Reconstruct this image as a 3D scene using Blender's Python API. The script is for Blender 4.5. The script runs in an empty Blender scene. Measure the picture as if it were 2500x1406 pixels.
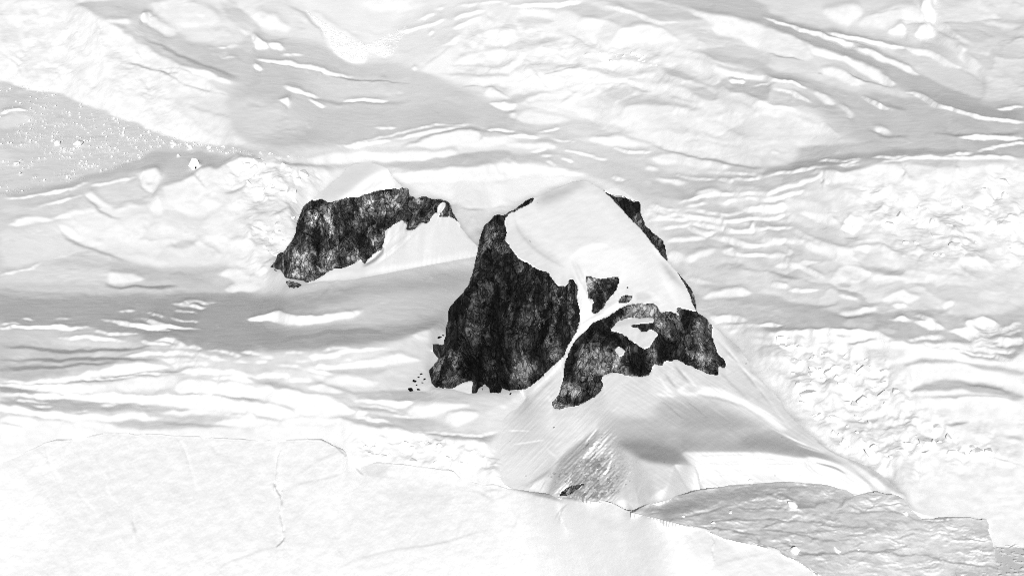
"""Glacier with two dark rock peaks, black and white."""
import bpy, math, random, zlib
import numpy as np
from mathutils import Vector
rad = math.radians
scene = bpy.context.scene

# ------------------------------------------------------------------ camera
DEP = rad(20.0)                 # the lens looks down by 20 degrees
FPX = 6000.0                    # focal length in photograph pixels
CAM_H = 3000.0*math.sin(DEP)
YC = 3000.0*math.cos(DEP)
cam_data = bpy.data.cameras.new('camera')
cam = bpy.data.objects.new('camera', cam_data)
scene.collection.objects.link(cam)
cam.location = (0, 0, CAM_H)
cam.rotation_euler = (math.pi/2 - DEP, 0, 0)
cam_data.sensor_fit = 'HORIZONTAL'
cam_data.sensor_width = 36.0
cam_data.lens = 36.0*FPX/2500.0
cam_data.clip_start, cam_data.clip_end = 5.0, 40000.0
scene.camera = cam

# ------------------------------------------------------------------ light
SUN_EL, SUN_AZ = rad(21.0), rad(1.0)      # low sun behind the camera, to its right
world = bpy.data.worlds.new('World'); scene.world = world; world.use_nodes = True
nt = world.node_tree; nt.nodes.clear()
sky = nt.nodes.new('ShaderNodeTexSky'); sky.sky_type = 'NISHITA'; sky.sun_disc = False
sky.sun_elevation = SUN_EL; sky.sun_rotation = math.pi - SUN_AZ
bw = nt.nodes.new('ShaderNodeRGBToBW')     # black and white film
bg = nt.nodes.new('ShaderNodeBackground'); bg.inputs['Strength'].default_value = 0.05
wo = nt.nodes.new('ShaderNodeOutputWorld')
nt.links.new(sky.outputs[0], bw.inputs[0]); nt.links.new(bw.outputs[0], bg.inputs[0]); nt.links.new(bg.outputs[0], wo.inputs[0])
SUN_DIR = np.array([math.sin(SUN_AZ)*math.cos(SUN_EL), -math.cos(SUN_AZ)*math.cos(SUN_EL), math.sin(SUN_EL)])
sun_data = bpy.data.lights.new('sun', 'SUN'); sun_data.energy = 3.7; sun_data.angle = rad(0.5)
sun = bpy.data.objects.new('sun', sun_data); scene.collection.objects.link(sun)
sun.rotation_euler = Vector(SUN_DIR).to_track_quat('Z', 'Y').to_euler()
sun.location = (800, -500, 2500)
vs = scene.view_settings
vs.view_transform = 'Standard'; vs.look = 'None'; vs.exposure = 0.11; vs.gamma = 1.0; vs.use_curve_mapping = False
scene.cycles.max_bounces = 6; scene.cycles.diffuse_bounces = 4
scene.cycles.use_denoising = False
scene.cycles.pixel_filter_type = 'BLACKMAN_HARRIS'; scene.cycles.filter_width = 1.0
rng = np.random.default_rng(7); random.seed(7)

# ------------------------------------------------------------------ survey of the place: tone of the lit snow, traced region by region
PAINT_G = """
T 0 0 1
p 246 14 -200,-200 330,-200 330,0 350,130 520,200 600,300 690,350 560,350 300,270 150,215 -200,195
p 212 8 -200,200 60,202 150,222 280,275 420,325 540,352 700,372 800,388 740,398 600,388 380,366 330,400 250,430 120,470 -200,490
p 208 12 180,-200 330,-200 370,35 460,95 640,125 760,150 820,180 1000,150 1200,250 1300,290 1250,330 1100,310 950,345 800,362 640,355 590,290 640,220 500,165 380,110 290,70
p 236 14 600,-200 1060,-200 1020,60 900,130 800,100 720,40
p 240 14 1100,60 1240,0 1500,60 1900,120 1960,230 1900,330 2060,350 1880,400 1600,370 1400,290 1250,240 1130,180
p 226 14 1900,-200 2700,-200 2700,230 2400,250 2250,150 1950,60
p 206 16 1860,30 2150,90 2350,170 2500,270 2700,280 2700,400 2200,400 2050,330 1950,230 2200,240
p 210 14 1300,330 1500,350 1700,400 1900,430 1900,520 1700,560 1560,500 1480,440 1380,420
p 222 16 1560,500 1900,440 2050,500 2100,640 1950,720 1700,740 1620,640
p 244 16 2050,420 2700,380 2700,640 2300,640 2050,560
p 236 18 2050,560 2700,600 2700,760 2300,720 2000,720
p 204 14 1620,720 1800,700 2000,740 2200,760 2700,740 2700,860 2300,860 2060,800 1800,800
p 247 16 1900,790 2200,820 2700,900 2700,1320 2200,1320 2000,1100 1880,900
p 210 16 0,470 330,400 480,430 600,520 700,700 0,720 -200,700 -200,500
p 236 16 100,560 250,480 470,470 540,560 560,640 400,640 250,620
p 246 16 440,420 600,380 800,400 760,480 700,640 700,700 560,680 500,560
p 178 18 -200,705 400,715 700,720 800,690 1170,640 1170,700 1090,800 700,860 500,860 300,810 0,795 -200,800
p 203 12 -200,800 200,800 360,840 330,890 100,930 -200,935
p 225 14 -200,930 300,900 450,880 700,880 900,900 1040,900 1160,960 1300,960 1250,1060 1100,1080 900,1060 700,1040 300,1040 -200,1040
p 250 10 -200,1040 300,1040 600,1050 850,1060 1200,1080 1260,1160 1260,1250 -200,1250
p 250 8 2200,1230 2700,1230 2700,1400 2200,1400
T 0 0 3.906
p 248 5 0,0 680,0 730,60 890,160 960,190 1010,205 1150,290 1340,430 1560,520 1720,630 1880,660 2100,750 2320,810 2300,830 2150,790 1960,740 2000,830 2250,930 2200,940 1960,870 1640,800 1700,1100 2000,1230 2300,1240 2380,1360 2100,1370 1800,1350 1480,1260 1100,1110 700,940 500,880 170,825 60,780 0,770
p 234 10 1660,870 1960,880 2260,950 2500,980 2500,1200 2300,1230 2000,1090 1700,990
p 208 4 690,0 1400,0 1440,120 1700,360 2000,430 2500,470 2500,800 2330,800 2100,740 1880,650 1720,620 1340,420 1150,280 1030,205 960,170 860,120
p 196 9 1050,0 1350,60 1430,150 1560,320 1800,420 1700,400 1450,270 1150,130 900,30
p 222 8 1250,300 1700,480 2000,620 1800,590 1500,470
s 192 5 2 1250,330 1600,470 1900,610 2300,760 2500,850
p 246 1.5 960,185 1220,175 1280,230 1130,215 1020,210
p 250 1.2 1340,125 1440,125 1400,200 1350,180
p 244 1.5 1450,140 1560,220 1680,300 1670,360 1540,310 1410,230
p 232 6 1340,0 2000,0 2080,180 2300,240 2500,390 2500,440 1900,400 1700,340 1480,150
p 247 5 1420,0 1900,0 2100,180 2080,240 1700,260 1500,130
p 251 1 2140,80 2240,80 2210,160 2160,130
p 251 1 2290,240 2330,240 2500,380 2500,450 2380,400
p 213 3 2080,0 2300,30 2500,250 2500,340 2250,240 2120,100
p 240 3 2250,0 2500,0 2500,200 2350,150
s 250 2 .7 2000,460 2200,450 2400,440 2500,455
s 247 2 .7 2110,545 2300,555 2400,540
s 250 4 .7 2440,640 2500,670
s 252 5 1 1760,640 1900,680 2100,760 2320,810
s 200 2 .7 1150,590 1340,630 1540,670 1720,790 1850,840 2000,870 2250,930
s 210 2 .7 1200,600 1500,650 1750,660 1960,740
s 205 2.5 .8 1520,660 1600,700 1700,690
s 214 2.5 1 1690,970 1980,1060 2440,1180
p 251 2.5 2130,1300 2250,1290 2380,1360 2200,1370
s 224 3 1 1760,1100 1950,1240 2150,1300 2310,1280
p 234 6 0,210 150,220 170,380 60,420 0,400
p 236 4 230,290 430,300 440,360 220,380
s 218 3 1 0,480 120,600 200,690 250,720
s 218 3 .8 950,180 940,300 980,480
s 226 4 .8 730,180 750,330
s 226 4 .8 910,240 870,380 900,440
s 220 3 .8 1310,470 1350,580
p 236 3 1000,480 1180,500 1170,600 950,580
s 222 3 .8 500,680 620,800
s 216 3 .8 870,850 930,830
s 226 4 1 1000,520 1100,640 1300,700
s 226 4 1 1340,680 1350,760 1440,880 1500,960
s 226 4 1 640,760 700,850 760,920
p 238 4 1050,620 1200,600 1180,760 1020,790
p 236 5 540,560 660,560 640,640 460,620
p 236 5 820,560 900,640 800,720 700,660
p 211 3 0,775 60,780 170,825 500,885 700,940 1100,1110 1480,1260 1800,1350 2100,1390 2100,1406 0,1406
p 228 5 0,1090 250,1075 300,1150 180,1215 60,1245 0,1245
s 249 4 .7 0,1085 130,1060 250,1055
T 620 0 3.906
p 230 10 -80,0 430,0 700,380 680,400 400,300 200,150 0,80
p 251 3 20,100 170,130 380,270 300,280 130,250 0,220
p 236 5 40,120 150,130 110,170 60,160
p 204 9 -120,255 150,320 420,390 700,400 780,520 950,610 1050,600 1300,560 1600,680 1870,850 2250,1000 2500,1020 2500,1200 2000,1190 1700,1200 1400,1280 1000,1380 -150,1400 -250,1000
p 220 14 -200,880 200,1000 500,1080 400,1250 150,1320 -200,1330
p 214 10 600,760 1000,780 1400,850 1300,930 900,950 600,900 450,700
p 195 10 700,1050 1600,1020 2200,1100 1900,1190 1400,1270 900,1380 300,1380 600,1150
p 237 6 430,0 1650,0 1500,150 1200,350 1050,450 760,400 600,220
p 252 10 950,0 1500,0 1430,70 1250,110 1050,60
s 206 5 1.5 300,50 480,120 580,230 680,380
p 245 2.5 520,90 700,180 900,320 1050,420 1070,540 1050,600 940,610 780,520 720,400 620,230
p 241 3 1050,420 1200,350 1300,440 1330,550 1250,550 1070,490
p 222 10 1400,100 2100,50 1900,300 1750,450 1600,650 1300,500 1330,300
s 251 3.5 .7 1400,310 1600,260 1840,175
s 248 2 .7 1540,190 1680,155 1760,145
s 248 2 .7 1750,100 1850,80
s 250 2.5 .7 1960,70 2150,40 2390,8
s 250 5 .7 1900,175 2000,150 2130,105 2200,110
s 250 5 .7 1890,270 2000,240 2160,155
p 251 1 1660,345 1690,320 1725,310 1710,340
p 249 1 1770,430 1940,340 2000,300 1990,340 1900,400
p 240 6 2000,280 2500,180 2500,800 2100,800 1700,720 1580,660 1850,450
p 252 2 2120,310 2300,290 2500,250 2500,440 2230,420 2150,380
p 251 2 1880,620 2000,550 2200,480 2500,460 2500,560 2050,600
p 228 2 1950,430 2050,350 2180,450 2080,500
p 230 2 1940,740 2010,640 2130,680 2060,760
p 251 2 2200,690 2500,600 2500,680 2350,700
p 250 4 2050,760 2500,700 2500,840 2250,790
p 250 2 2170,890 2240,815 2350,870 2450,940 2300,930
s 204 2.5 .8 2000,830 2230,815 2330,870 2440,940
s 210 3 1 1870,630 2100,610 2300,650
s 208 2.5 1 1600,660 1850,450 1950,400
s 214 3 1 2030,340 2180,450 2500,480
s 212 4 1 1750,700 2100,720 2350,710 2500,680
p 251 1 2255,1000 2400,985 2500,1000 2500,1040 2350,1040
p 250 2 2390,1090 2500,1070 2500,1140
s 205 3 .8 2240,140 2280,180
s 190 2 .6 2115,320 2125,345
p 251 1 0,330 60,390 130,450 60,450 0,440
p 249 1 110,420 240,410 300,475 200,470
s 252 8 .8 40,565 150,585 400,615 560,640 750,700 940,740
s 186 3 .8 150,605 400,648 600,675 850,752 1200,780 1500,788
s 252 5 .7 290,810 380,845 500,890 620,935
s 192 4 1 380,860 500,910 640,960 860,985 1300,985 1500,970
s 251 4 .7 850,972 950,965 1150,957 1290,968
p 249 1 230,940 350,920 350,990 340,1040 280,990
s 130 2 .6 352,980 342,1015
p 250 1 510,930 580,960 670,1020 640,1030
p 249 1 0,600 90,650 70,680 20,660
s 248 1.5 .6 260,515 460,515
p 250 .8 1495,645 1520,625 1565,665
s 249 2 .6 1160,1225 1300,1222 1350,1230
s 250 2 .6 790,1400 1000,1370 1250,1310 1450,1240 1650,1200 1850,1190 2080,1198
s 250 4 .6 850,1400 1150,1365 1290,1350
p 249 .8 1290,1345 1450,1290 1620,1250 1900,1210 2050,1215 1800,1240 1500,1300
s 184 7 1 1400,1400 1600,1330 1850,1250 2000,1230 2150,1240 2500,1285
p 248 2 1400,1406 1600,1350 1850,1260 2050,1240 2170,1260 2160,1320 2500,1300 2500,1406
s 206 5 .8 2180,1260 2150,1340
s 249 3 .7 2200,1245 2480,1250
T 1240 0 3.906
p 211 3 200,60 800,20 870,60 960,95 1130,125 1050,130 870,180 700,170 560,100 400,90
p 216 3 870,180 1130,130 1450,235 1190,240 1070,260
p 211 4 620,0 1240,0 1680,90 1920,160 1750,190 1500,180 1300,130 950,30
p 206 5 1240,-40 2500,-40 2500,250 2150,150 1930,120 1660,80
p 219 2 90,180 160,150 370,150 460,210 330,240 140,235
s 252 6 .8 0,60 200,45 550,35 700,15
s 251 7 .8 950,50 1070,80 1140,110 1240,140 1350,190 1500,230 1650,220
s 140 2 .6 1132,100 1134,122
p 252 2 1680,90 1930,130 2200,180 2500,260 2500,500 2100,360 1940,310 1960,200 1760,120
p 251 2 650,180 850,185 1060,265 1020,440 940,470 700,350
p 236 2 870,190 1055,265 1010,430 860,400
p 253 2 1060,265 1200,240 1450,240 1520,320 1700,390 1400,400 1260,390 1000,480
p 226 4 1450,240 1650,230 1950,310 2300,400 2500,510 2500,660 2100,570 1900,510 1850,400 1750,330
p 213 4 1800,470 2100,520 2500,600 2500,720 2250,640 1900,560
p 212 3 60,460 250,360 600,340 450,400 300,430 150,460
s 200 2 .7 600,342 700,390 770,450
p 251 2 0,90 350,90 480,150 300,160
p 249 2 140,270 300,290 220,340
p 248 3 250,460 500,440 760,450 920,510 1050,560 1350,620 1150,660 900,650 650,560 350,570 150,600 0,670 0,600
p 219 4 100,630 300,585 600,590 860,690 980,750 1240,740 1300,700 1350,650 1150,670 900,660
p 247 2 0,700 250,650 350,700 560,650 700,650 860,700 980,750 800,780 550,820 300,850 0,860
s 214 3 .8 250,650 300,720 370,840
s 210 3 .8 350,705 560,655 700,650
p 209 3 0,900 300,880 540,830 900,780 1050,780 860,800 600,830 300,900 100,990 0,990
s 250 3 .8 860,780 1030,768 1250,810
p 200 2 860,790 1050,780 1300,850 1540,900 1450,870 1240,870 1050,795
p 240 4 100,990 300,900 550,830 950,830 720,960 500,1040 300,1060
p 251 1.5 510,980 640,920 700,960 600,1020 520,1020
s 210 3 1 640,850 620,920 480,980
s 250 5 1 720,960 760,920 950,850
s 250 4 1 980,1040 1000,980 1230,880
p 224 4 800,920 1000,800 1250,870 1000,970 980,1060
p 221 5 1000,980 1250,880 1600,950 1850,1060 1500,1020 1300,980 1100,1050
p 251 3 1050,1080 1200,1000 1530,1010 1900,1110 1600,1090 1400,1120 1170,1170
p 250 2 1240,760 1280,705 1450,710 1300,760
p 248 3 1100,790 1350,800 1600,810 1750,880 1860,970 1700,960 1540,900 1300,850
s 205 3 1 1540,900 1700,965 1830,970
p 213 4 1430,660 1650,650 1850,770 2060,860 1900,830 1700,760
p 211 4 1700,850 1850,830 2050,960 1880,960
p 246 3 1300,560 1500,520 1700,560 1900,600 2100,680 2500,740 2200,740 1950,700 1650,640 1450,600
s 252 8 1 1740,560 1950,660 2100,700 2500,735
p 211 5 2100,740 2500,760 2500,990 2300,930 2050,860 2000,780
p 252 1 2130,760 2260,760 2260,800 2150,800
s 250 1.5 .6 2310,815 2500,810
p 238 9 1150,1170 1400,1120 1900,1110 1750,990 1950,960 2600,1060 2700,1406 1650,1440 1300,1290
s 250 7 2 2050,890 2250,930 2400,1000 2500,1010
p 211 6 0,1120 50,1150 300,1060 640,1130 1000,1180 1300,1290 960,1280 700,1290 450,1310 0,1230
p 241 3 60,1120 200,1065 350,1075 650,1140 400,1200 150,1170
p 251 1.5 770,1100 820,1070 900,1110
p 202 3 0,1240 500,1230 700,1300 1000,1290 1500,1390 1200,1340 850,1310 600,1330 200,1280
s 250 3 .7 270,1270 450,1240 520,1230
s 252 6 .8 0,1300 150,1305 290,1320
p 249 2 720,1350 870,1310 1030,1300 1300,1380 1500,1406 1000,1406
p 208 3 200,1330 450,1310 720,1360 1000,1406 430,1406 300,1370
s 250 3 .7 430,1345 640,1360
s 249 4 1 1760,1310 1860,1320
s 250 3 1 1890,1295 2000,1340 2180,1400
s 222 5 3 1980,1150 2250,1300 2400,1380
T 1860 0 3.906
p 230 7 0,0 2500,0 2500,900 2050,980 1500,700 2000,700 1900,450 1600,350 1000,270 400,210 100,100
p 253 3 600,60 900,20 1000,100 850,215 700,200 610,120
p 247 4 900,200 1050,130 1200,60 1520,20 1530,220 1380,180 1200,260 1000,265
p 253 1 1530,-40 1640,-40 1640,180 1540,200
p 227 3 1650,20 1900,-40 2050,200 2050,460 1850,250 1700,190
p 251 3 1650,200 1760,230 1860,330 2040,460 1950,420 1800,330
p 253 1 1200,260 1340,220 1390,320 1200,300
p 253 1 1480,250 1560,220 1640,270 1660,350 1470,345
s 186 2 .7 1360,230 1520,215
s 206 2 .7 1300,200 1450,190 1530,225
s 190 2 .7 1520,10 1525,90
s 205 2 .7 950,170 1200,80 1400,70
s 200 4 1.5 1650,280 1750,340 1880,380
s 251 9 1.5 2060,200 2300,245 2500,240
p 240 10 1900,-60 2600,-60 2600,200 2080,200
p 200 4 0,110 250,170 600,290 1000,380 1350,470 1600,530 1900,670 2200,790 2050,1000 2300,1090 2500,1130 2500,1160 2200,1120 1800,1010 1450,880 1300,800 900,600 400,420 0,230
p 224 5 1050,420 1350,480 1700,560 1900,680 2150,800 2100,980 1700,800 1400,620 1250,540
s 251 4 .7 0,175 150,210 400,280 700,370 920,430
s 253 9 .8 900,445 1100,540 1400,650 1520,710
s 252 7 .8 300,250 600,340 900,440
s 251 6 .8 620,295 850,350 1050,390 1350,460
s 252 11 .8 1350,460 1600,500 1750,570 1900,660
p 252 1.5 1870,420 1950,470 2030,570 2090,640 2070,670 1960,620 1910,520
p 253 2 0,240 200,310 500,450 800,540 1000,620 1300,800 1250,840 1100,790 950,700 800,600 520,530 400,400 200,300 0,300
p 245 4 0,300 180,300 380,400 520,530 380,580 150,530 0,480
p 226 5 0,490 400,580 560,640 800,700 1000,790 1250,850 1400,880 1500,960 1250,920 900,820 700,780 560,700 300,600 0,560
s 204 2 .8 0,485 150,535 400,580
p 248 2 575,650 700,655 870,740 1020,800 900,850 720,770 600,710
s 120 2 .6 565,690 580,700
s 200 2.5 .8 800,700 1000,790 1250,850
p 208 6 0,640 300,700 600,800 900,920 1250,1060 1500,1050 1800,1130 1900,1160 2500,1190 2500,1406 1300,1406 1100,1300 950,1160 730,970 400,830 0,720
p 190 6 1450,860 1700,900 2050,1010 2500,1050 2500,1150 2200,1120 1800,1010
s 253 8 .8 1400,890 1480,910 1650,990 1900,1070 2200,1150 2500,1170
s 250 4 .7 2250,1035 2400,1025 2500,1010
s 252 5 .8 950,935 1100,1010 1240,1070
s 194 4 1.5 1170,980 1280,1040 1400,1060
s 251 5 .8 0,725 150,770 300,790 420,850
p 248 1.5 450,850 720,970 700,990 600,985
s 250 4 .7 110,850 230,870 360,930 490,970
s 250 2 .6 0,812 70,808
p 241 5 0,1000 250,1030 430,1080 600,1200 740,1300 580,1260 400,1406 0,1406
s 251 8 1.5 330,1140 500,1220
s 250 4 1 580,1230 740,1300
s 251 5 1 0,1010 200,1025 350,1060
p 244 2 730,980 800,1030 930,1160 820,1100
p 251 2.5 1050,1210 1200,1260 1250,1310 1120,1290
s 176 3 1.5 1650,1280 1900,1300 2500,1275
s 192 4 1.5 1000,1240 1150,1310 1400,1320
s 252 9 .8 1890,1320 2200,1320 2500,1325
s 250 4 .7 2270,1400 2380,1380 2500,1385
T 0 350 3.906
p 211 3 0,0 2100,0 2500,90 2400,130 2250,140 1500,60 1350,170 1200,230 700,350 0,520
p 196 4 0,440 400,420 750,340 1280,170 1480,60 2200,110 2180,160 2100,250 1900,280 1700,380 1560,300 1520,250 1320,250 900,340 400,490 0,505
p 226 10 -100,30 60,30 130,200 -100,330
s 251 3 .7 0,520 350,515 600,440 830,380
s 250 3 .7 100,665 350,620 780,490
s 251 3 .7 860,410 1100,350 1300,315
p 221 6 870,420 1300,330 1380,430 1480,470 1450,560 1300,580 1100,640 960,540
p 219 5 0,600 400,610 780,510 890,610 600,660 350,690 0,690
s 253 9 1.2 500,720 700,660 920,630
s 253 13 1.2 80,780 200,760 350,720 500,725
p 228 7 0,830 150,815 430,745 540,760 600,880 850,1000 700,1060 400,1130 0,1240
p 240 6 540,740 920,650 1100,720 1200,800 1330,860 1550,880 1650,960 1900,890 2150,1050 2100,1150 1600,1180 1320,1150 1100,1050 860,990 640,900
p 251 2.5 570,780 660,800 720,870 780,930 640,880
p 252 2.5 850,925 1030,950 920,975
s 194 4 1 560,800 620,900 750,980 900,1000 1100,1080 1250,1150
p 253 2.5 790,485 880,465 960,540 1100,640 1000,610 880,540
s 252 7 1.2 1100,640 1200,600 1380,590
s 194 4 1 800,500 900,600 960,660 1130,720
p 249 2.5 1400,600 1490,480 1560,700 1480,690
p 243 4 1150,760 1350,650 1500,700 1700,850 1560,880 1330,860 1180,790
p 233 4 1500,480 1640,590 1800,690 1740,850 1560,700
p 248 4 1560,380 1700,385 1880,290 1920,380 2080,490 2000,650 1800,680 1600,560 1540,480
p 251 2 1310,290 1380,240 1490,250 1550,330 1500,460 1400,440 1330,360
s 206 3 1 1310,320 1360,420 1470,465
s 215 5 1.5 1380,360 1420,390 1470,360
p 251 1 1800,180 1910,190 1890,235 1830,240
p 246 2.5 1890,250 2010,215 2090,250 2160,205 2270,300 2290,390 2100,490 2000,450 1910,380
p 251 1 2170,190 2300,130 2460,140 2500,200 2480,330 2300,350 2270,290
s 206 2 .8 2280,150 2380,250 2460,320
s 202 7 1.5 2150,470 2470,390
s 205 3 .8 1890,290 1900,360 1960,420
p 253 2.5 1910,550 2130,530 2080,640 1960,660
p 236 4 1800,700 2000,690 1950,860 1750,850
p 210 5 1590,950 1750,900 1880,890 1950,960 1700,1010
p 248 4 1950,750 2200,520 2350,480 2300,620 2100,830 1950,860
p 247 5 2180,450 2500,400 2500,1350 2200,1100 2170,900
p 250 2 2180,900 2440,920 2400,1040 2180,1040
p 244 2.5 1850,960 1900,890 2100,1050 2000,1100
s 214 3 1 1900,890 1960,960 2100,1050
p 237 2 1310,900 1480,880 1640,970 1550,1080 1320,1080
p 219 6 0,1260 450,1120 850,1010 1100,1090 1250,1160 1600,1190 2050,1220 1900,1406 1300,1370 1000,1350 900,1310 300,1400 0,1360
p 206 6 450,1130 850,1060 1300,1170 1900,1230 2100,1406 1500,1330 1250,1280 1080,1210 700,1180
s 248 2.5 .8 0,1255 180,1220 400,1140
s 232 2 .8 450,1110 840,1005
p 246 4 1060,1215 1250,1240 1400,1290 1300,1340 1050,1350 1020,1310
s 186 4 1.5 950,1330 1060,1360 1400,1360 1700,1365
p 249 2.5 2060,1240 2200,1195 2380,1230 2500,1350 2350,1390 2150,1380 2260,1290
T 600 370 3.605
p 252 3 1290,190 1800,160 2200,110 2343,130 2343,270 1400,290 1300,240
p 199 3 900,130 1250,130 1500,175 1800,150 2200,100 2343,60 2343,0 1970,0 1500,90 980,85
p 198 3 200,60 500,100 800,115 960,95 900,140 800,170 500,150
p 241 5 1380,300 1600,290 2343,260 2343,500 2100,520 1850,490 1450,380
p 226 5 1880,620 2343,460 2343,520 2200,560 2070,670
p 249 2 470,60 900,0 1500,0 1950,0 1700,60 1500,90 1000,90 700,110
s 206 2 .8 1850,490 2000,515 2150,515 2343,480
p 248 5 0,50 350,130 600,140 800,180 600,400 480,500 430,720 330,880 200,1020 0,1050
p 227 2 110,300 150,170 330,380
p 225 2 270,200 400,120 430,250 350,290
p 228 2 480,230 580,140 640,200 560,280
p 220 3 500,280 680,270 600,310
s 206 2 .8 150,170 100,290 
s 206 2 .8 400,120 430,260
s 208 2 .8 600,150 640,240 680,240
p 232 3 0,440 150,420 260,520 100,560
p 230 3 0,620 120,600 160,720 40,760
s 215 2 .8 180,560 330,520 420,420
s 215 2 .8 200,830 330,800 400,720
s 216 2 .8 100,1020 220,960 280,880
T 1240 350 3.906
p 251 2 0,190 180,210 450,240 700,290 800,325 500,300 200,310 0,350
p 237 5 0,350 200,315 420,312 700,345 400,440 0,580
p 248 1.5 0,0 450,20 500,65 300,60 0,60
p 202 4 0,100 200,90 440,65 700,110 1000,160 1400,300 1800,520 1700,560 1300,480 1100,420 800,320 600,250 300,190 0,180
s 250 2 .6 290,130 350,120 430,128
s 250 2.5 .6 350,170 450,225
s 251 3 .6 510,150 620,185
s 251 4 .6 550,65 750,115 970,160
s 251 6 .8 980,50 1080,80 1200,95 1390,85
s 251 3 .6 210,85 380,65
s 249 2 .6 1000,350 1130,372
p 249 5 1350,150 1500,110 1800,120 2050,190 2150,260 1700,240 1450,200
p 232 6 1400,200 1800,240 2180,270 1900,310 1500,290
s 194 4 1.2 1290,0 1500,60 1700,115 1900,150 2150,220 2500,240
p 240 5 1300,-20 2500,-20 2500,200 2150,200 1900,130 1600,70
p 251 1.5 1270,240 1380,240 1460,280 1350,275
p 251 2 1370,330 1500,350 1650,370 1740,390 1560,395 1460,380
s 251 2.5 .7 1600,320 1750,350 2000,355
p 252 .8 2000,350 2020,375 2150,385 2140,360 2020,355
s 251 3 .7 2130,350 2400,335 2500,320
s 249 1.5 .6 1950,280 2200,285 2450,308
p 248 1.5 1790,520 1830,460 1930,440 2050,470 1970,520 1850,525
s 251 5 .7 1650,560 1850,510 2150,485 2500,480
s 250 3 .7 2000,580 2150,548 2300,540 2500,535
s 250 3 .7 1700,610 1900,595
s 250 2 .6 1350,600 1450,630 1640,650
s 250 2 .6 1380,635 1570,688
s 250 1.5 .6 1280,645 1360,648
s 250 1.5 .6 1290,690 1370,690
s 250 3 .6 1700,655 1900,675 2050,675 2280,650
p 251 1 2270,640 2500,585 2500,640 2300,665
s 251 3 .6 1370,700 1640,700
s 251 6 .7 1640,700 1800,735 2070,750 2300,725 2500,725
s 251 3 .6 1310,760 1400,725 1700,740 1820,730
p 214 2 1420,820 1650,810 1880,880 1650,910 1480,930
p 212 3 1520,960 1700,920 1950,900 2180,970 1900,1010 1700,1060 1550,1020
s 251 3 .6 1440,810 1620,810 1780,780
s 251 6 .7 1720,760 1900,800 2080,830 2300,840 2500,800
s 250 3 .6 2050,680 2045,740
s 250 3 .6 2070,755 2065,840
s 250 3 .6 2340,740 2300,850
s 251 5 .7 1720,815 1900,880 2000,850
s 251 8 .8 1500,950 1700,910 1900,890
s 252 7 .8 1950,890 2150,950 2300,980 2500,985
p 251 1.5 1700,1100 1850,1030 2000,1010 1950,1040 1800,1110 1720,1145
p 249 2 1510,1040 1620,1050 1700,1110 1600,1160 1530,1140
p 251 1 2020,1030 2150,1000 2200,1050 2070,1060
s 251 6 .8 2070,1060 2300,1070 2500,1085
p 220 5 1580,1160 1880,1120 2300,1210 2450,1300 2200,1300 1900,1400 1700,1300
p 251 2 1700,1280 1900,1320 2100,1370 1900,1400 1780,1330
s 206 3 1.2 2000,1160 2250,1180 2400,1270
T 1860 350 3.906
p 208 4 0,0 2500,0 2500,120 2000,160 1300,190 900,270 500,300 0,330
p 188 5 350,180 1200,60 2000,60 1900,110 1100,150 600,230 300,260 150,300 0,320 0,240
p 238 6 0,0 300,0 350,120 250,225 0,225
s 250 2 .6 550,170 700,172 860,168 945,155
s 250 2 .6 730,218 950,170
s 250 2 .6 1060,145 1250,140 1390,122
s 249 1.5 .6 700,225 950,205
s 251 4 .7 2050,100 2250,50 2400,10 2500,10
s 251 3 .7 1750,125 2000,100
s 251 3.5 .7 0,330 120,310 230,270 630,235
p 210 2 0,340 230,295 580,295 300,370 0,470
s 252 6 .8 0,490 200,440 430,370 580,310
p 216 2 0,500 250,450 430,400 420,440 300,480 200,500
s 252 6 .8 0,535 180,530 260,510 400,450
p 213 2 0,550 250,535 210,570 0,600
p 252 1.2 0,600 220,570 215,650 0,660
p 252 3 300,270 590,290 850,280 1100,225 1330,220 1310,350 1200,400 1050,440 850,360 620,420 590,300
p 211 2 900,260 1100,190 1320,180 1340,210 1100,220
p 211 2 1380,200 1640,180 1820,180 1850,230 1700,250 1370,230
s 251 7 .8 1120,210 1200,170 1350,160 1700,150 1850,160 2250,150 2500,170
s 170 3.5 .7 1352,230 1332,365
s 170 3 .7 580,300 580,450
s 215 4 .8 1860,190 1870,250
p 253 4 1250,420 1400,340 1640,460 1780,540 1600,600 1300,560
p 248 5 1000,440 1250,420 1300,560 1600,600 1780,540 1640,460 1400,340 1850,260 2500,200 2500,650 2200,700 1600,620 1000,560
p 235 3 2000,300 2150,270 2150,380 2000,370
p 233 2 300,620 370,560 700,620 780,660 750,720 500,690
p 253 1.5 280,650 760,720 720,810 580,770
p 226 4 400,540 600,590 700,610 780,640 1000,560 1200,600 1300,720 1000,690
p 252 1 830,700 990,730 960,780 900,880 770,830
p 241 3 960,780 1350,800 1350,900 1050,930 920,890
p 218 3 0,740 280,690 550,780 450,830 290,815 100,800
p 218 2 490,830 570,790 670,820 640,850
s 251 4 .8 0,770 90,810 280,820
s 251 4 .8 0,720 280,690
p 227 4 0,850 280,840 450,920 200,930 0,960
p 220 3 300,820 700,880 930,900 860,1020 780,1010 600,950 400,880
s 251 7 1 300,830 450,920 650,980 780,1020
s 252 9 1.5 0,985 300,930 500,960
p 251 3 380,930 750,1020 880,1020 1070,940 1000,1100 800,1180 700,1110 450,1030
p 218 3 0,1010 270,990 450,1035 300,1080 0,1070
s 251 7 1 0,1075 250,1095
p 227 4 0,1110 300,1110 430,1060 750,1140 760,1180 650,1330 500,1240 130,1160
s 252 6 1 140,1165 300,1190 500,1240 600,1300
s 200 3 1 20,1230 150,1240 350,1310 600,1350
p 251 1.5 0,1235 40,1230 40,1255
p 227 4 0,1270 400,1310 650,1350 860,1390 0,1406
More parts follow.
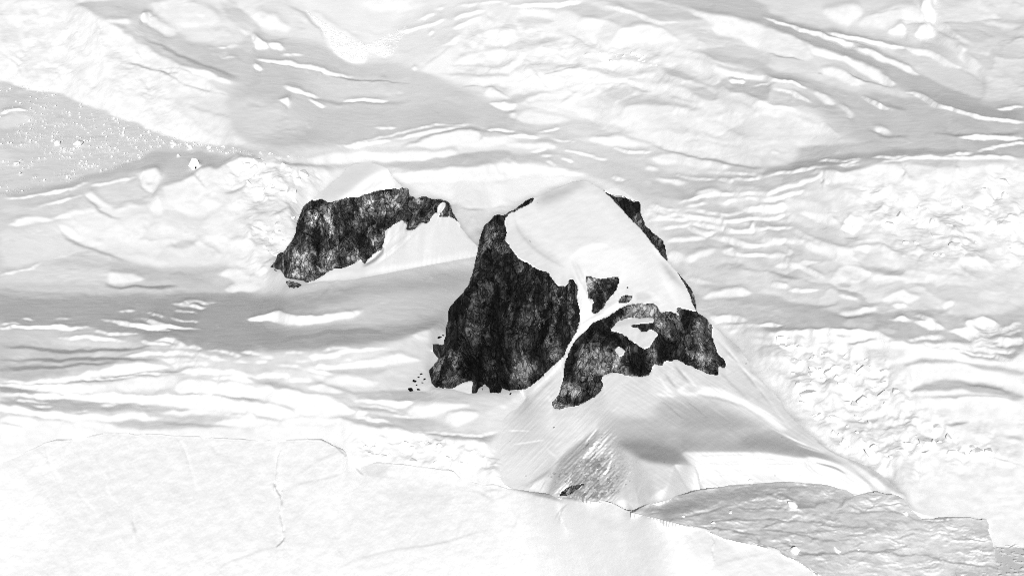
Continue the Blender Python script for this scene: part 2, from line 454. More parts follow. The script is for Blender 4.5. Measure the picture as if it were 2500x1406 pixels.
p 251 1.5 80,1355 230,1360 250,1406 100,1390
p 244 4 740,1180 900,1190 1100,1240 950,1350 880,1390 700,1280
s 214 3 1 880,1380 1100,1245
p 251 3 1140,960 1330,1050 1280,1100 1190,1110 1140,1040
s 205 3 1 860,1020 1060,940 1330,1045
p 211 3 820,1180 1100,1190 1300,1210 1460,1280 1280,1280 1100,1240
p 231 8 1340,830 1900,1000 2200,1150 2500,1200 2500,1406 1500,1406 1300,1200 1360,1050
p 253 1.5 1600,830 1640,770 1950,850 2080,950 1950,930 1700,890
p 223 2.5 1640,765 1810,735 1930,800 2020,910 1850,850
s 198 3 .8 1640,930 1850,915 1950,930 2080,960
p 253 1.5 1790,940 1900,930 1980,970 1900,1020 1830,1000
p 253 2 1820,1150 1930,1100 2220,1140 2240,1240 2000,1230
s 204 3 1 1920,1095 2060,1100 2220,1135
p 253 3 2150,770 2500,690 2500,890 2350,860
s 192 4 1 2280,720 2500,680
p 252 1.5 1550,1300 1600,1270 1650,1310 1600,1340
p 248 3 2200,1000 2500,990 2500,1110 2230,1100
p 238 5 1600,560 1850,500 2500,400 2500,650 2200,720 1800,720 1340,720
T 0 690 3.906
p 175 10 0,60 200,90 650,160 1200,130 1800,120 2100,90 2500,60 2500,700 2200,690 1900,600 1500,520 1300,500 900,440 500,400 0,400
p 208 5 0,0 2200,0 2500,60 2000,90 1750,30 1250,110 900,100 500,95 200,80 0,40
p 194 4 0,30 200,80 500,95 700,160 300,150 0,130
s 162 4 1.5 1000,20 1080,40 1300,45 1700,35
p 247 2.5 2150,40 2260,0 2400,0 2500,60 2350,80 2180,75
p 204 6 0,460 400,430 850,430 1300,490 1500,590 1300,610 0,600
p 224 7 420,540 850,520 1150,540 1420,600 900,650 600,640
p 206 6 0,620 1500,610 1400,660 1200,690 0,740
p 199 5 0,750 1200,710 1550,760 1350,780 800,840 300,900 0,940
s 168 4 1.2 0,605 250,605 450,630 700,655 900,650 1150,625 1440,600
s 168 4 1.2 0,740 400,730 1100,710 1500,750
s 174 4 1.2 0,820 300,810 800,775 1150,755
p 251 .6 1630,190 1750,185 1880,200 1700,200
p 251 .6 1690,220 1870,215 1990,220 1920,240 1850,230
s 251 2 .6 1740,170 1900,180 2060,195
s 251 2 .6 1140,265 1310,272
s 250 1.5 .6 490,340 710,338
s 250 1.5 .6 210,345 330,342
s 251 2 .6 0,403 200,396
s 252 5 .6 0,440 150,425 400,420 700,425 870,435
s 251 3 .6 870,440 1050,465 1320,495
p 252 .6 990,352 1130,365 1500,385 1780,405 1930,430 1500,425 1300,415 1150,385
p 251 .6 1280,335 1450,350 1600,390 1550,385 1400,350
s 251 2 .6 1480,428 1630,448
s 250 1.5 .6 1660,262 1880,290
s 250 1.5 .6 1640,325 1900,372
s 240 1.2 .6 1360,290 1600,330
p 251 .6 490,520 860,508 1050,520 1180,545 1080,545 860,522 650,522
p 252 .6 1340,540 1500,570 1640,605 1560,605 1380,570
p 251 .6 1500,545 1640,550 1800,590 1870,595 1700,585
s 251 3 .6 1620,607 1780,605 1920,630
s 251 2.5 .6 1960,648 2150,678 2300,700
p 252 .6 1200,695 1370,665 1700,668 1950,690 1800,692 1500,695
s 251 2 .6 1860,690 1980,715 2050,740
p 251 .6 1990,715 2200,740 2100,750 2000,740
p 251 .8 1540,740 1800,738 1860,752 1700,775 1610,780
p 251 .8 1620,790 1850,770 2020,790 1780,810 1650,825
s 251 2 .6 1850,735 1950,740
p 252 .6 2230,750 2400,765 2300,770
p 252 .6 2470,715 2500,715 2500,732
s 251 2 .6 2280,665 2380,685 2500,690
p 252 .6 2370,335 2500,310 2500,360 2400,360
p 253 .8 50,945 300,940 700,900 1000,830 1360,785 1600,810 1500,830 1000,890 600,940 250,965 130,965
p 178 1.2 0,965 250,968 700,945 1400,845 1620,835 1800,860 1550,870 1300,910 1000,945 500,980 200,985 0,975
s 250 2.5 .6 700,935 900,930 1400,890
s 250 3 .6 1250,880 1500,860 1800,860
s 252 5 .6 0,985 300,992 600,990 860,990
p 252 1 370,1025 600,1010 860,1005 870,1050 600,1050
p 247 2 870,990 1100,960 1400,910 1600,890 1780,960 1700,1010 1300,1040 1000,1055 870,1050
p 240 3 1560,900 1700,880 1900,890 1960,920 1700,950
p 251 1.2 1780,940 2000,950 2080,980 2000,1060 1700,1060 1650,1020
p 251 1.2 2090,985 2200,980 2500,1030 2500,1120 2200,1080 2000,1065
p 251 1 1700,850 1900,820 2100,840 2450,890 2300,900 1980,870 1850,880
p 251 1 2000,905 2300,920 2500,955 2300,955
p 183 1.2 0,1000 370,1030 700,1065 1200,1060 1550,1080 1900,1060 2500,1110 2500,1180 2200,1120 1550,1090 1000,1085 500,1080 0,1050
s 251 2.5 .6 400,1045 750,1075 1200,1068
p 253 1 0,1075 200,1065 700,1085 1200,1085 1560,1100 2000,1085 2250,1150 2500,1180 2500,1260 2100,1250 1850,1220 1500,1180 1100,1145 800,1130 400,1100
p 195 2 0,1095 400,1105 800,1130 1100,1150 1500,1190 1830,1205 1700,1250 1200,1230 700,1250 500,1240 200,1170 0,1110
p 220 3 1200,1165 1500,1190 1830,1210 1650,1245 1400,1230
s 251 2 .6 100,1110 350,1135 500,1145
s 251 2.5 .6 260,1175 530,1192
s 251 3 .6 950,1190 1100,1155
s 250 2 .6 560,1255 820,1250
p 180 1.5 0,1110 400,1190 700,1260 1000,1280 600,1275 300,1220 0,1180
p 253 1 0,1180 300,1240 700,1285 1050,1280 1300,1270 1600,1310 1060,1320 700,1330 500,1320 0,1220
s 185 2 .7 0,1225 250,1270 500,1315 700,1330
s 187 2 .7 0,1255 250,1300 450,1330
p 252 2 0,1265 300,1320 700,1335 960,1350 1250,1406 1250,1500 0,1500
s 190 3 .8 0,1355 100,1365 230,1406
p 206 2 980,1350 1100,1320 1500,1315 1900,1330 2150,1370 1900,1380 1700,1420 1250,1420
p 188 2 1500,1325 1900,1330 2200,1380 2350,1406 2000,1370 1700,1370
p 251 1.2 1520,1260 1850,1230 2050,1255 2350,1275 2500,1310 2500,1406 2200,1370 2000,1330 1700,1290
p 214 2 1300,1275 1800,1265 2230,1275 2340,1310 2000,1340 1600,1310
T 620 690 3.906
p 200 10 600,230 1200,100 1900,50 2000,100 1850,300 1400,400 900,440 700,350
p 171 8 0,150 400,110 900,20 1200,0 1000,80 600,200 300,280 0,290
p 167 8 0,430 500,450 1000,450 1400,430 1840,330 1830,400 1500,480 1300,560 900,600 400,640 0,640
p 252 .8 0,330 100,300 240,278 400,300 640,310 860,265 1050,265 950,295 750,320 600,365 440,378 250,365 130,350 0,360
s 160 4 1.5 250,560 600,490 900,455 1200,460
p 240 3 1500,480 1800,420 1820,560 1700,600 1500,540
p 225 6 1350,560 1700,560 1750,760 1650,850 1250,900 1000,1000 800,950 1000,830 1300,700
p 251 2 1000,780 1300,690 1450,690 1640,760 1300,770 1100,800
p 252 .6 660,645 850,620 960,615 800,640
p 251 .8 530,700 700,690 880,650 1100,625 1310,620 1000,660 800,700 680,740 560,750
s 251 2 .6 300,682 480,668
p 252 .6 50,720 150,715 180,730 90,735
s 251 2 .6 380,735 520,755
p 251 .8 820,750 900,725 950,735
s 251 2.5 .6 240,798 430,805
p 251 1.2 480,812 700,800 950,770 1200,750 1300,760 1000,820 700,830
s 249 2 .6 0,765 150,768
s 249 2 .6 0,870 200,885
s 252 5 .6 0,900 200,905 340,912
p 251 .8 290,935 450,930 580,945 400,955
p 204 4 560,830 900,840 1300,790 1200,880 1000,900 800,880
p 251 1.2 500,830 680,850 760,880 620,880
p 251 2 520,910 620,890 800,900 1000,930 1200,940 1100,980 900,1000 700,960
p 251 1.2 500,990 650,970 900,1040 700,1060 620,1050
p 189 3 0,930 300,960 500,1040 800,1150 1300,1230 1600,1290 1300,1250 900,1180 640,1090 300,1020 0,960
p 184 3 600,950 900,1040 1300,1130 1550,1140 1200,1120 900,1060
p 199 4 900,1050 1400,1000 2050,1080 2200,1120 1600,1130 1200,1110
p 215 4 1900,1100 2400,1060 2500,1090 2200,1240 1800,1260
p 252 1.2 0,1040 150,1025 380,1040 600,1080 750,1140 960,1230 800,1290 500,1280 200,1170 0,1110
p 192 2 0,1110 250,1160 450,1240 300,1220 0,1160
p 253 1.2 0,1165 250,1215 480,1280 250,1320 0,1270
p 202 2 0,1275 130,1310 220,1350 0,1320
p 253 2 0,1320 230,1350 400,1300 700,1290 950,1320 1200,1406 1200,1500 0,1500
p 251 1.2 950,1120 1100,1130 1550,1140 1500,1170 1350,1200 1100,1150
p 249 2 1550,1160 1900,1155 2150,1155 1900,1220 1700,1270 1550,1290 1450,1250
p 249 2 1780,1260 2050,1240 2200,1250 2000,1360 1900,1370
s 251 2 .6 1000,1160 1200,1200 1500,1270
s 251 3 .6 1300,1260 1600,1295
p 250 1.2 980,1220 1100,1240 1080,1280 980,1270
p 204 4 650,1290 900,1290 1300,1280 1750,1300 1900,1390 1500,1400 1200,1370 900,1310
p 186 2.5 750,1290 1000,1310 1300,1370 1500,1406 1200,1400 900,1330
s 251 3 .6 930,1290 1150,1300 1350,1360
T 620 1046 3.906
p 251 3 0,0 1250,0 1600,50 1950,110 2300,160 2340,350 2450,540 2000,480 1900,390 1000,310 900,150 600,90 0,100
p 188 2 1300,5 1600,20 1900,70 2200,60 2500,30 2500,130 2200,140 1900,100 1600,60
s 250 3 .7 1500,20 1800,60 2050,75 2300,35 2500,10
s 206 2 .7 900,120 940,60
s 206 2.5 .8 1100,210 1160,160 1230,60
s 206 2.5 .8 1760,240 1800,130
s 212 2.5 .8 1400,130 1530,70
s 212 2.5 .8 1900,190 2000,150
p 236 2 1930,220 1980,220 1980,290 1940,290
p 228 2 2140,220 2330,300 2280,400 2180,380
s 205 2 .7 2240,440 2330,370
T 1860 690 3.906
p 228 6 0,0 2500,0 2500,300 1800,350 1100,280 0,200
p 204 5 0,150 400,230 700,300 900,330 1200,300 1600,250 1900,320 2000,400 2500,250 2500,520 1900,560 1500,580 900,470 400,450 0,440
p 188 3 0,420 300,425 800,445 1000,460 1300,560 1500,580 1900,540 2500,380 2500,780 2000,700 1700,640 1400,590 1000,480 800,450 400,465 0,480
p 225 3 100,60 270,100 450,110 650,170 600,230 450,240 200,180 0,140
p 223 3 720,180 970,185 1020,260 700,310 600,250
p 251 1 100,10 240,30 240,80 130,70
s 250 5 .8 240,85 400,95 530,65
p 248 2.5 680,310 900,260 1150,230 1070,300 850,330
s 196 3 1 200,180 370,225 500,240 620,225 750,190
s 196 3 1 700,320 830,335 950,320 1070,305
p 219 2.5 740,365 1050,310 1130,360 1050,440 800,430
p 251 1.5 1140,150 1390,80 1410,130 1520,115 1500,160 1380,210 1220,210
p 252 .8 1220,225 1370,215 1390,240 1290,262
p 251 2.5 760,90 950,155 870,170 770,130
p 250 1.5 1690,220 1800,180 1840,230 1730,260
p 249 1.5 1590,235 1690,250 1640,265
p 236 2 2060,110 2200,80 2270,130 2180,190 2080,180
p 234 2 1960,260 2250,210 2240,260 2100,330
p 249 1 1920,410 2100,350 2280,425 2150,450 2000,440
p 248 1 1780,475 1950,445 2110,495 1980,520
p 248 1.2 1200,360 1330,335 1450,370 1300,360
p 250 1 1450,375 1600,385 1750,455 1600,440
p 249 .8 1460,325 1640,365 1580,375
p 218 3 1060,470 1160,430 1290,450 1250,490 1150,490
s 251 3 .6 1400,560 1550,530 1750,530
s 251 3 .6 2150,475 2300,450 2500,400
s 250 2 .6 1950,550 2240,550
s 251 4 .6 1450,600 1800,595 2100,600
s 250 3 .6 2100,600 2500,560
s 251 4 .6 1600,620 1950,625 2200,640 2380,670
s 250 3 .6 2200,640 2500,660
s 250 3 .6 1700,645 1950,665 2200,690 2380,735
s 250 2 .6 2300,500 2500,475
s 250 2 .6 2000,520 2250,480 2500,430
s 250 3 .6 2250,580 2500,590
s 250 3 .6 1900,575 2300,570 2500,540
p 252 .6 0,405 100,400 230,415 100,425
p 248 4 0,480 400,520 1200,780 1300,1100 1150,1300 600,1300 250,1050 0,900
p 250 1 0,500 300,475 800,448 960,475 1400,590 2000,720 2500,780 2500,790 2000,745 1550,715 1200,800 850,720 500,590 400,520 0,520
p 193 1 600,512 760,515 960,550 1100,545 1270,555 1400,590 1100,570 860,595 780,592 1000,555 850,530
s 196 1.5 .6 540,595 560,582 780,592
p 240 4 1130,640 1300,620 1400,680 1250,760 1050,770 950,680
p 208 2.5 1300,820 1550,715 1900,745 2300,800 2500,830 2500,900 2200,850 1900,760 1550,770
p 251 2.5 1330,820 1560,770 1800,755 2150,850 2500,960 2500,1010 2300,930 1900,920 1700,870 1500,930 1300,960
p 203 3 1480,960 1700,930 2000,925 2300,990 2500,1060 2500,1110 2200,1060 1800,1020 1500,1060 1400,1040
s 176 3 1 1950,965 2150,980 2400,1050
p 251 2 1380,1060 1600,1040 1850,1030 2100,1080 1800,1085 1500,1110
s 190 4 1 1550,1105 1750,1085 1950,1080 2500,1110
p 253 3 1340,1150 1640,1130 1850,1085 2500,1115 2500,1340 2000,1340 1600,1340 1500,1300 1320,1200
p 243 4 1660,1200 1850,1210 2000,1200 2020,1340 1700,1330
p 223 2.5 1150,1270 1350,1270 1520,1300 1640,1330 1300,1340
s 200 6 1.2 1600,1365 1800,1350 1980,1340
p 223 2.5 750,1240 900,1200 1030,1215 900,1270
s 200 5 1.2 700,1300 900,1340 1140,1320 1050,1350
p 220 3 0,520 180,540 260,600 250,720 100,730 0,700
s 250 6 1 0,580 180,565
s 250 4 1 0,740 100,735 230,750
p 226 3 0,760 300,920 420,1000 300,960 150,900
p 221 3 230,880 330,960 480,1000 380,990
p 236 2 640,690 850,690 830,760
p 235 2.5 540,1100 700,1040 680,1100
p 236 2 560,900 690,890 690,960 560,970
p 253 2 300,620 350,540 500,580 530,650 400,720 300,700
p 253 2 590,780 650,720 780,740 920,830 760,840 600,830
p 253 2 820,880 880,860 1000,930 920,960 840,940
s 120 2 .6 295,600 310,580
s 130 2 .6 1305,825 1318,855
s 130 2 .6 1195,1235 1205,1262
s 150 2 .6 1175,740 1190,795
s 160 2 .6 760,960 778,910
s 150 2 .6 430,1130 440,1150
s 205 2 .7 940,840 990,900 1010,970
s 205 2 .7 700,900 690,990
s 208 2 .7 440,960 530,900
T 1600 690 3.906
p 206 4 350,0 700,20 1000,100 1300,180 1500,240 1700,300 1600,330 1000,370 700,360 520,320 430,200
p 222 3 350,20 450,40 600,90 550,130 400,140
p 250 2 400,145 560,90 800,60 940,90 850,130 700,150 560,160
p 251 1 520,320 600,340 760,330 860,360 760,380 680,400 600,390
s 188 4 1 600,400 900,400 1300,420
s 251 4 .7 670,437 900,415 1240,412
s 251 4 .7 700,480 850,470
p 246 3 800,500 1000,480 1250,520 1280,600 1100,600 850,590
p 216 3 850,520 950,510 1150,545 1000,560
s 250 3 .7 900,560 1100,590 1270,560
p 220 3 900,610 1100,600 1280,640 1250,720 1000,720
T 1860 1046 3.906
p 251 6 600,0 2500,0 2500,1050 2200,1050 1500,850 1350,600 900,300
p 212 3 680,0 830,0 780,50
p 216 3 600,90 740,100 780,160 700,170
p 213 3 1480,60 1650,100 1850,130 1600,150 1450,110
p 220 2.5 1180,260 1390,200 1300,230
s 200 3 .8 870,90 950,130 1040,140
p 234 4 2150,100 2250,60 2350,150 2500,160 2500,300 2200,250
p 203 2.5 2200,40 2400,100 2500,150 2500,70 2350,70
s 208 3 .8 2150,275 2300,285 2500,360
s 160 2 .6 1180,390 1190,300
s 150 2 .6 1510,390 1485,500
s 222 3 1 2220,290 2230,400
s 120 2.5 .6 1490,20 1492,50
s 110 2 .6 780,98 800,90
s 130 2 .6 1565,210 1580,228
s 150 2 .6 970,280 975,260
s 150 2 .6 1030,270 1035,250
s 222 4 1 1080,180 1200,90 1300,60
s 220 4 1 1270,180 1400,140
"""
PAINT_B = """
T 600 370 3.605
p 230 1 -300,-100 2400,-100 2400,1500 -300,1500
p 222 8 595,420 700,320 830,210 900,130 970,90 1100,90 1200,120 1000,260 880,360 760,430
p 249 4 780,430 900,370 1000,280 1130,190 1250,145 1265,230 1345,290 1290,320 1180,340 1000,400 880,410
s 220 2 1 1000,370 1100,310 1150,240
s 222 2 1 1100,330 1220,250
s 250 3 1 1250,145 1290,220 1360,295
p 233 8 1180,900 1400,620 1700,540 1900,680 2040,830 1700,930 1300,1010 900,1090 700,1090
s 248 3 1 1230,820 1330,720 1420,640
s 215 2 1 1250,860 1380,760 1500,680
s 247 3 1 1120,1010 1300,860 1440,740
s 213 2 1 1180,990 1350,860 1520,700
s 247 3 1 1840,590 1930,700 2030,820
p 214 5 1880,650 1960,740 2050,820 1950,770
p 249 6 860,1150 1050,1050 1300,1010 1600,970 1800,930 1950,880 2050,870 2050,930 1800,970 1400,1040 1100,1090
p 240 5 600,1140 800,1060 1000,1050 900,1130 700,1150
p 210 8 420,1220 620,1150 900,1150 1200,1080 1500,1040 2050,940 2050,1200 400,1300
"""
PAINT_C = """
T 0 0 1
p 226 2 900,300 2400,300 2400,1500 900,1500
p 233 10 1200,470 1430,430 1640,650 1700,760 1640,770 1500,740 1420,690 1300,630 1230,540
p 206 20 1480,980 1700,990 1900,1060 2050,1110 2000,1110 1700,1110 1540,1100 1490,1060
T 1240 350 3.906
p 203 10 280,510 560,410 720,340 760,360 600,470 420,560 250,600
p 240 10 560,1100 700,1000 1000,990 1250,1050 1300,1350 900,1300 560,1300
p 251 3 580,1140 620,1050 720,980 850,950 980,970 900,1000 760,1020 650,1090
p 222 6 80,740 200,900 480,1120 560,1180 400,1130 200,1000 60,850
s 214 3 1 60,640 75,800 200,960 360,1090 540,1180
p 246 5 1350,940 1500,1100 1740,1400 1500,1406 1460,1130
p 204 6 1420,1050 1510,1150 1720,1400 1600,1380 1500,1240
p 232 4 1470,1150 1600,1390 1520,1390
s 248 4 1 600,1140 660,1300 720,1400
s 212 2 1 620,1140 690,1330 740,1400
s 214 2 1 660,1140 730,1300
T 1000 420 2.344
p 246 4 960,650 1000,640 1020,730 1045,760 1040,820 1110,800 1190,740 1230,760 1150,810 1080,840 1010,900 930,970 890,1040 880,1100 800,1170 760,1210 860,1090 930,960 980,850
s 210 2 1 990,640 1030,720 1060,800
s 208 2 1 970,880 1040,830 1120,800
p 240 4 1330,690 1400,680 1440,740 1400,740 1300,720
p 216 5 1170,850 1290,815 1420,820 1430,860 1250,870 1180,890
p 222 5 1300,690 1370,680 1390,730 1290,735
p 243 6 1460,640 1520,600 1640,790 1600,780 1520,765
p 226 8 1120,1190 1200,1160 1380,1180 1450,1150 1600,1130 1760,1180 1800,1130 1875,1200 1875,1406 1100,1406 1140,1300
p 222 8 400,1406 700,1240 860,1140 870,1210 800,1330 830,1370 900,1360 1100,1260 1130,1200 1140,1300 1080,1406
s 243 2 1 560,1406 700,1260 850,1120
s 205 2 1 620,1400 740,1260 860,1150
s 240 2 1 500,1380 660,1260
s 206 2 1 460,1400 620,1290
T 1600 690 3.906
p 222 10 540,360 800,560 900,750 1100,980 1300,1250 1490,1406 1250,1406 900,1150 620,950 660,820
p 205 4 540,350 720,480 820,600 800,700 700,600 600,450
p 228 4 830,640 900,720 930,800 860,740
s 246 3 1 560,500 700,640 900,900 1100,1150 1300,1400
s 196 3 1 600,560 760,740 950,980 1150,1220
s 245 3 1 700,700 900,880 1050,990
s 196 3 1 1000,880 1150,1050 1250,1200 1400,1350
s 245 3 1 950,950 1000,1060
s 208 3 1 620,860 760,1000 900,1120
s 246 3 1 1100,1010 1240,1180
p 247 5 200,1020 300,960 450,990 620,1000 680,1050 850,1110 1000,1190 1150,1290 1280,1406 1180,1406 1000,1260 850,1170 640,1100 450,1080 250,1080
p 226 4 260,980 420,960 430,1040 300,1060
s 206 3 1 360,1060 500,1090 640,1110 850,1190
s 244 4 1.5 0,1060 120,1080 200,1080
p 232 4 0,860 100,1000 160,1070 60,1050 0,1030
s 246 3 1 30,880 100,1000 170,1060
s 200 3 1 90,870 200,1010
s 246 3 1 230,820 400,1000
s 200 3 1 180,790 330,960
p 203 12 0,1110 300,1110 700,1200 1000,1360 1050,1406 0,1406
p 194 12 300,1250 900,1330 1080,1406 200,1406
s 224 2 .8 200,1100 350,1220
s 222 2 .8 450,1130 700,1300 
s 190 2 .8 300,1130 500,1290
s 190 2 .8 80,1140 250,1290
T 1240 1046 3.906
p 226 10 0,0 850,0 500,250 400,330 150,560 0,560
p 232 10 0,200 300,200 440,300 250,440 0,520
s 246 3 .8 0,20 120,15 210,25
s 250 3 .8 60,150 200,130 350,105
s 247 4 .8 350,110 370,200 450,260 470,300
s 200 4 2 160,555 330,450 420,380
p 243 3 170,560 330,480 470,450 440,560 360,610
s 212 2 .8 250,510 200,570
s 212 2 .8 360,490 310,590
p 190 5 480,300 650,150 850,0 900,40 700,300 560,470 430,620 380,600 440,420
p 202 6 560,500 760,220 1000,250 1180,360 1150,500 1050,640 850,680 600,640
s 248 4 .8 850,0 800,60 730,150
s 248 5 .8 880,90 780,210 700,310
s 247 4 .8 990,260 960,380 890,470
s 248 4 .8 1180,370 1160,430 1090,570
s 250 4 .8 1290,520 1230,600 1240,660
p 218 8 900,0 1000,100 1180,280 1200,370 1250,640 1180,720 1050,640 1150,400 980,240 850,140
s 238 2 .8 1000,140 1130,250 1230,340
p 206 10 1000,0 2500,0 2500,220 1700,220 1650,200 1300,120 1100,80
p 196 14 1000,40 1500,60 2100,120 2500,160 2500,225 1700,222 1300,150 1050,110
p 180 8 1000,120 1250,110 1500,150 1680,210 1770,340 1550,340 1300,290 1120,210
p 165 6 1180,230 1500,300 1760,340 1500,335 1300,300
p 222 10 1200,360 1580,350 1650,480 1350,640 1250,640 1200,500
p 242 2 1350,650 1650,480 1710,600 1400,690 1340,690
p 247 1.5 1660,225 1720,222 2500,225 2500,490 2300,520 2100,550 1830,590 1820,420 1740,330 1680,270
p 250 1.2 1585,345 1660,345 1780,360 1830,580 1790,590 1720,570 1640,430
s 214 3 1 1590,360 1680,530 1720,590
s 218 3 1 1690,360 1740,480 1790,580
s 216 3 .8 1780,360 1830,480 1830,580
s 230 3 1 1780,340 2100,320 2500,300
s 230 3 1 1900,400 2100,400 2500,380
p 250 3 1020,700 1100,670 1160,700 1170,760 1080,740
T 1860 1046 3.906
p 204 4 0,0 160,20 330,150 620,240 840,360 700,330 400,280 0,220
p 186 8 -200,60 0,60 200,100 500,210 700,290 600,310 350,250 0,200 -200,190
s 251 2.5 .8 330,150 450,195 600,235
p 247 1.5 -100,222 0,225 400,290 440,265 560,290 700,330 850,400 1090,590 900,640 500,540 300,500 -100,520
s 206 4 .8 520,325 700,370 800,430
s 226 2 .8 400,290 430,380 500,430
s 226 2 .8 0,330 200,340 400,330
p 226 3 480,0 620,130 780,270 700,260 500,200 300,100
s 246 3 .8 100,0 350,130 600,220
s 203 3 1 500,60 640,190 740,260
p 203 2 780,283 900,305 1080,400 1220,510 1370,650 1200,560 1000,420
p 238 2 850,320 1050,440 1020,490 870,380
p 248 2 1020,490 1080,450 1200,590 1100,590
s 206 3 1 860,380 1000,500 1100,590
p 249 2 1200,580 1370,660 1300,680
T 1860 1046 3.906
s 228 2 .7 -80,280 100,290 250,310 400,330
s 230 2 .7 -60,360 150,375 300,400
s 226 2 .7 440,270 440,350 520,420 640,470
s 232 2 .7 100,420 300,440 480,470
s 252 4 1 440,275 560,300 700,345
p 236 3 -100,420 100,440 250,500 -100,510
T 1240 1046 3.906
s 228 2 .7 1800,260 2100,250 2450,255
s 230 2 .7 1850,330 2100,345 2400,330
s 232 2 .7 1900,450 2150,440 2400,450
s 226 2 .7 2000,400 2050,480 2150,520
p 238 3 1850,480 2100,470 2300,500 2100,540 1860,560
"""
PAINT_E = """
T 0 0 1
p 249 1 -300,900 2600,900 2600,1600 -300,1600
p 255 20 -200,1120 40,1130 80,1200 120,1300 60,1420 -200,1420
p 247 18 100,1120 400,1090 640,1090 660,1200 400,1250 200,1250
p 247 18 900,1180 1250,1230 1260,1290 900,1300
p 253 18 700,1200 880,1200 900,1260 720,1250
p 253 20 1300,1230 1600,1280 1800,1330 1850,1406 1300,1406
p 253 20 200,1330 700,1350 1200,1360 1200,1450 200,1450
T 0 1046 3.906
s 212 2 .7 0,200 170,170 300,130 470,100 560,90 740,95
s 205 2.5 .7 0,300 110,270 200,200 300,170 450,115 620,105 750,97
s 210 2 .7 880,60 980,45
s 200 3 .8 2080,82 2300,95 2500,105
s 254 5 1 440,190 460,300 530,420 600,500
s 226 2.5 1 420,160 450,300 500,390
s 228 2 1 330,160 440,290
s 231 2 1 540,500 600,620 640,780 690,980
s 254 3 1 610,640 650,820 690,1000
s 234 2 1 680,160 760,290 860,390
s 254 4 1 720,570 840,710 930,820 930,930
s 234 2 1 700,560 820,720 910,820
s 254 4 1 960,380 1030,470 1010,590 1150,730
s 255 6 1 1700,70 1800,280 1850,500 1900,620
s 228 2.5 1 1690,80 1790,290 1840,500
s 212 3 1 1260,870 1280,950 1280,1020
s 234 2 1 1280,1000 1340,1060
p 255 4 1150,900 1250,900 1270,1030 1180,980
s 230 2.5 1 2040,1390 2130,1290 2300,1230 2500,1160
s 228 2.5 1 2010,150 2040,220 2090,260
s 232 2 1 2150,300 2350,350
s 236 2 1 900,220 960,360
p 244 8 230,440 560,460 640,800 450,760
p 244 8 1500,540 1900,560 1900,700 1600,700
T 620 1046 3.906
s 212 3 .7 520,95 640,100 760,160 840,205
s 214 2.5 .8 760,160 860,240 900,300
s 200 2.5 .7 960,190 965,300
s 150 2.5 .7 965,310 950,345
s 208 3 .8 970,370 1040,440
p 236 5 1020,330 1290,350 1260,420 1300,470 1100,470 1020,400
p 254 3 1260,400 1350,340 1900,400 1950,480 1300,470
s 200 2 .7 1050,315 1300,325 1560,345 1750,370 1900,395 1945,440
s 170 3 .7 2010,480 2190,530 2280,522 2420,565 2500,580
s 222 2.5 .8 260,200 220,280 210,420 200,520
s 190 2.5 .7 200,500 195,560 260,660
s 205 3 .7 270,570 250,640 265,700 250,780
s 210 2.5 .7 245,800 260,880 270,950
s 150 2.5 .7 285,970 280,990
s 170 3 .7 292,1035 270,1080 210,1130
s 226 2.5 1 210,1130 100,1150 0,1180
p 255 2 250,510 350,510 340,550 270,540
s 228 2.5 1 280,580 350,560 500,510 760,460 840,420 920,390
s 230 2.5 1 380,460 500,380 640,290 830,210
s 228 2.5 .8 840,180 900,280 850,400
s 222 3 1 1980,600 2080,590 2160,610 2260,670 2270,720
s 220 2.5 1 2190,600 2280,580 2350,590
s 226 2.5 1 2280,690 2380,650 2440,620
s 232 3 1 1700,720 1950,710 2100,700
p 243 8 1150,580 1500,560 2000,560 2150,640 1700,760 1400,700
s 222 2.5 1 780,1406 800,1330 900,1280 1100,1210 1400,1140 1600,1120 1800,1090 1960,1040 2200,960 2400,970
s 232 2.5 1 1960,900 1940,1030
s 234 2.5 1 800,1150 850,1220
T 1240 1046 3.906
s 175 6 1.5 0,567 200,595 400,640 560,655 700,680 820,690
s 190 5 2 200,610 400,650 540,700
s 200 5 1.5 1100,765 1210,790 1400,815 1550,860 1700,890
s 205 6 2 1240,810 1400,850 1600,890
s 200 4 1.2 1900,950 2000,1000 2120,1040 2180,1060
s 206 4 1 1700,890 1900,950
s 220 2.5 .8 570,720 500,770 450,860
s 215 2 .8 540,750 480,830 560,950
s 226 2.5 1 60,770 110,870 20,970
p 240 8 600,760 800,760 1000,880 1180,930 1000,960 850,900
s 234 3 1 1180,920 1190,1000
s 206 2 .7 1950,980 1940,1040 1980,1080 1940,1110 1950,1190 1970,1260
s 232 4 2 1880,1406 2000,1290 2200,1230 2500,1180
p 255 10 1300,860 1800,950 1850,1000 1500,1000
T 1860 1046 3.906
s 220 3 1 0,1100 160,1145 200,1190
p 244 6 60,1180 300,1260 300,1340 100,1300
"""
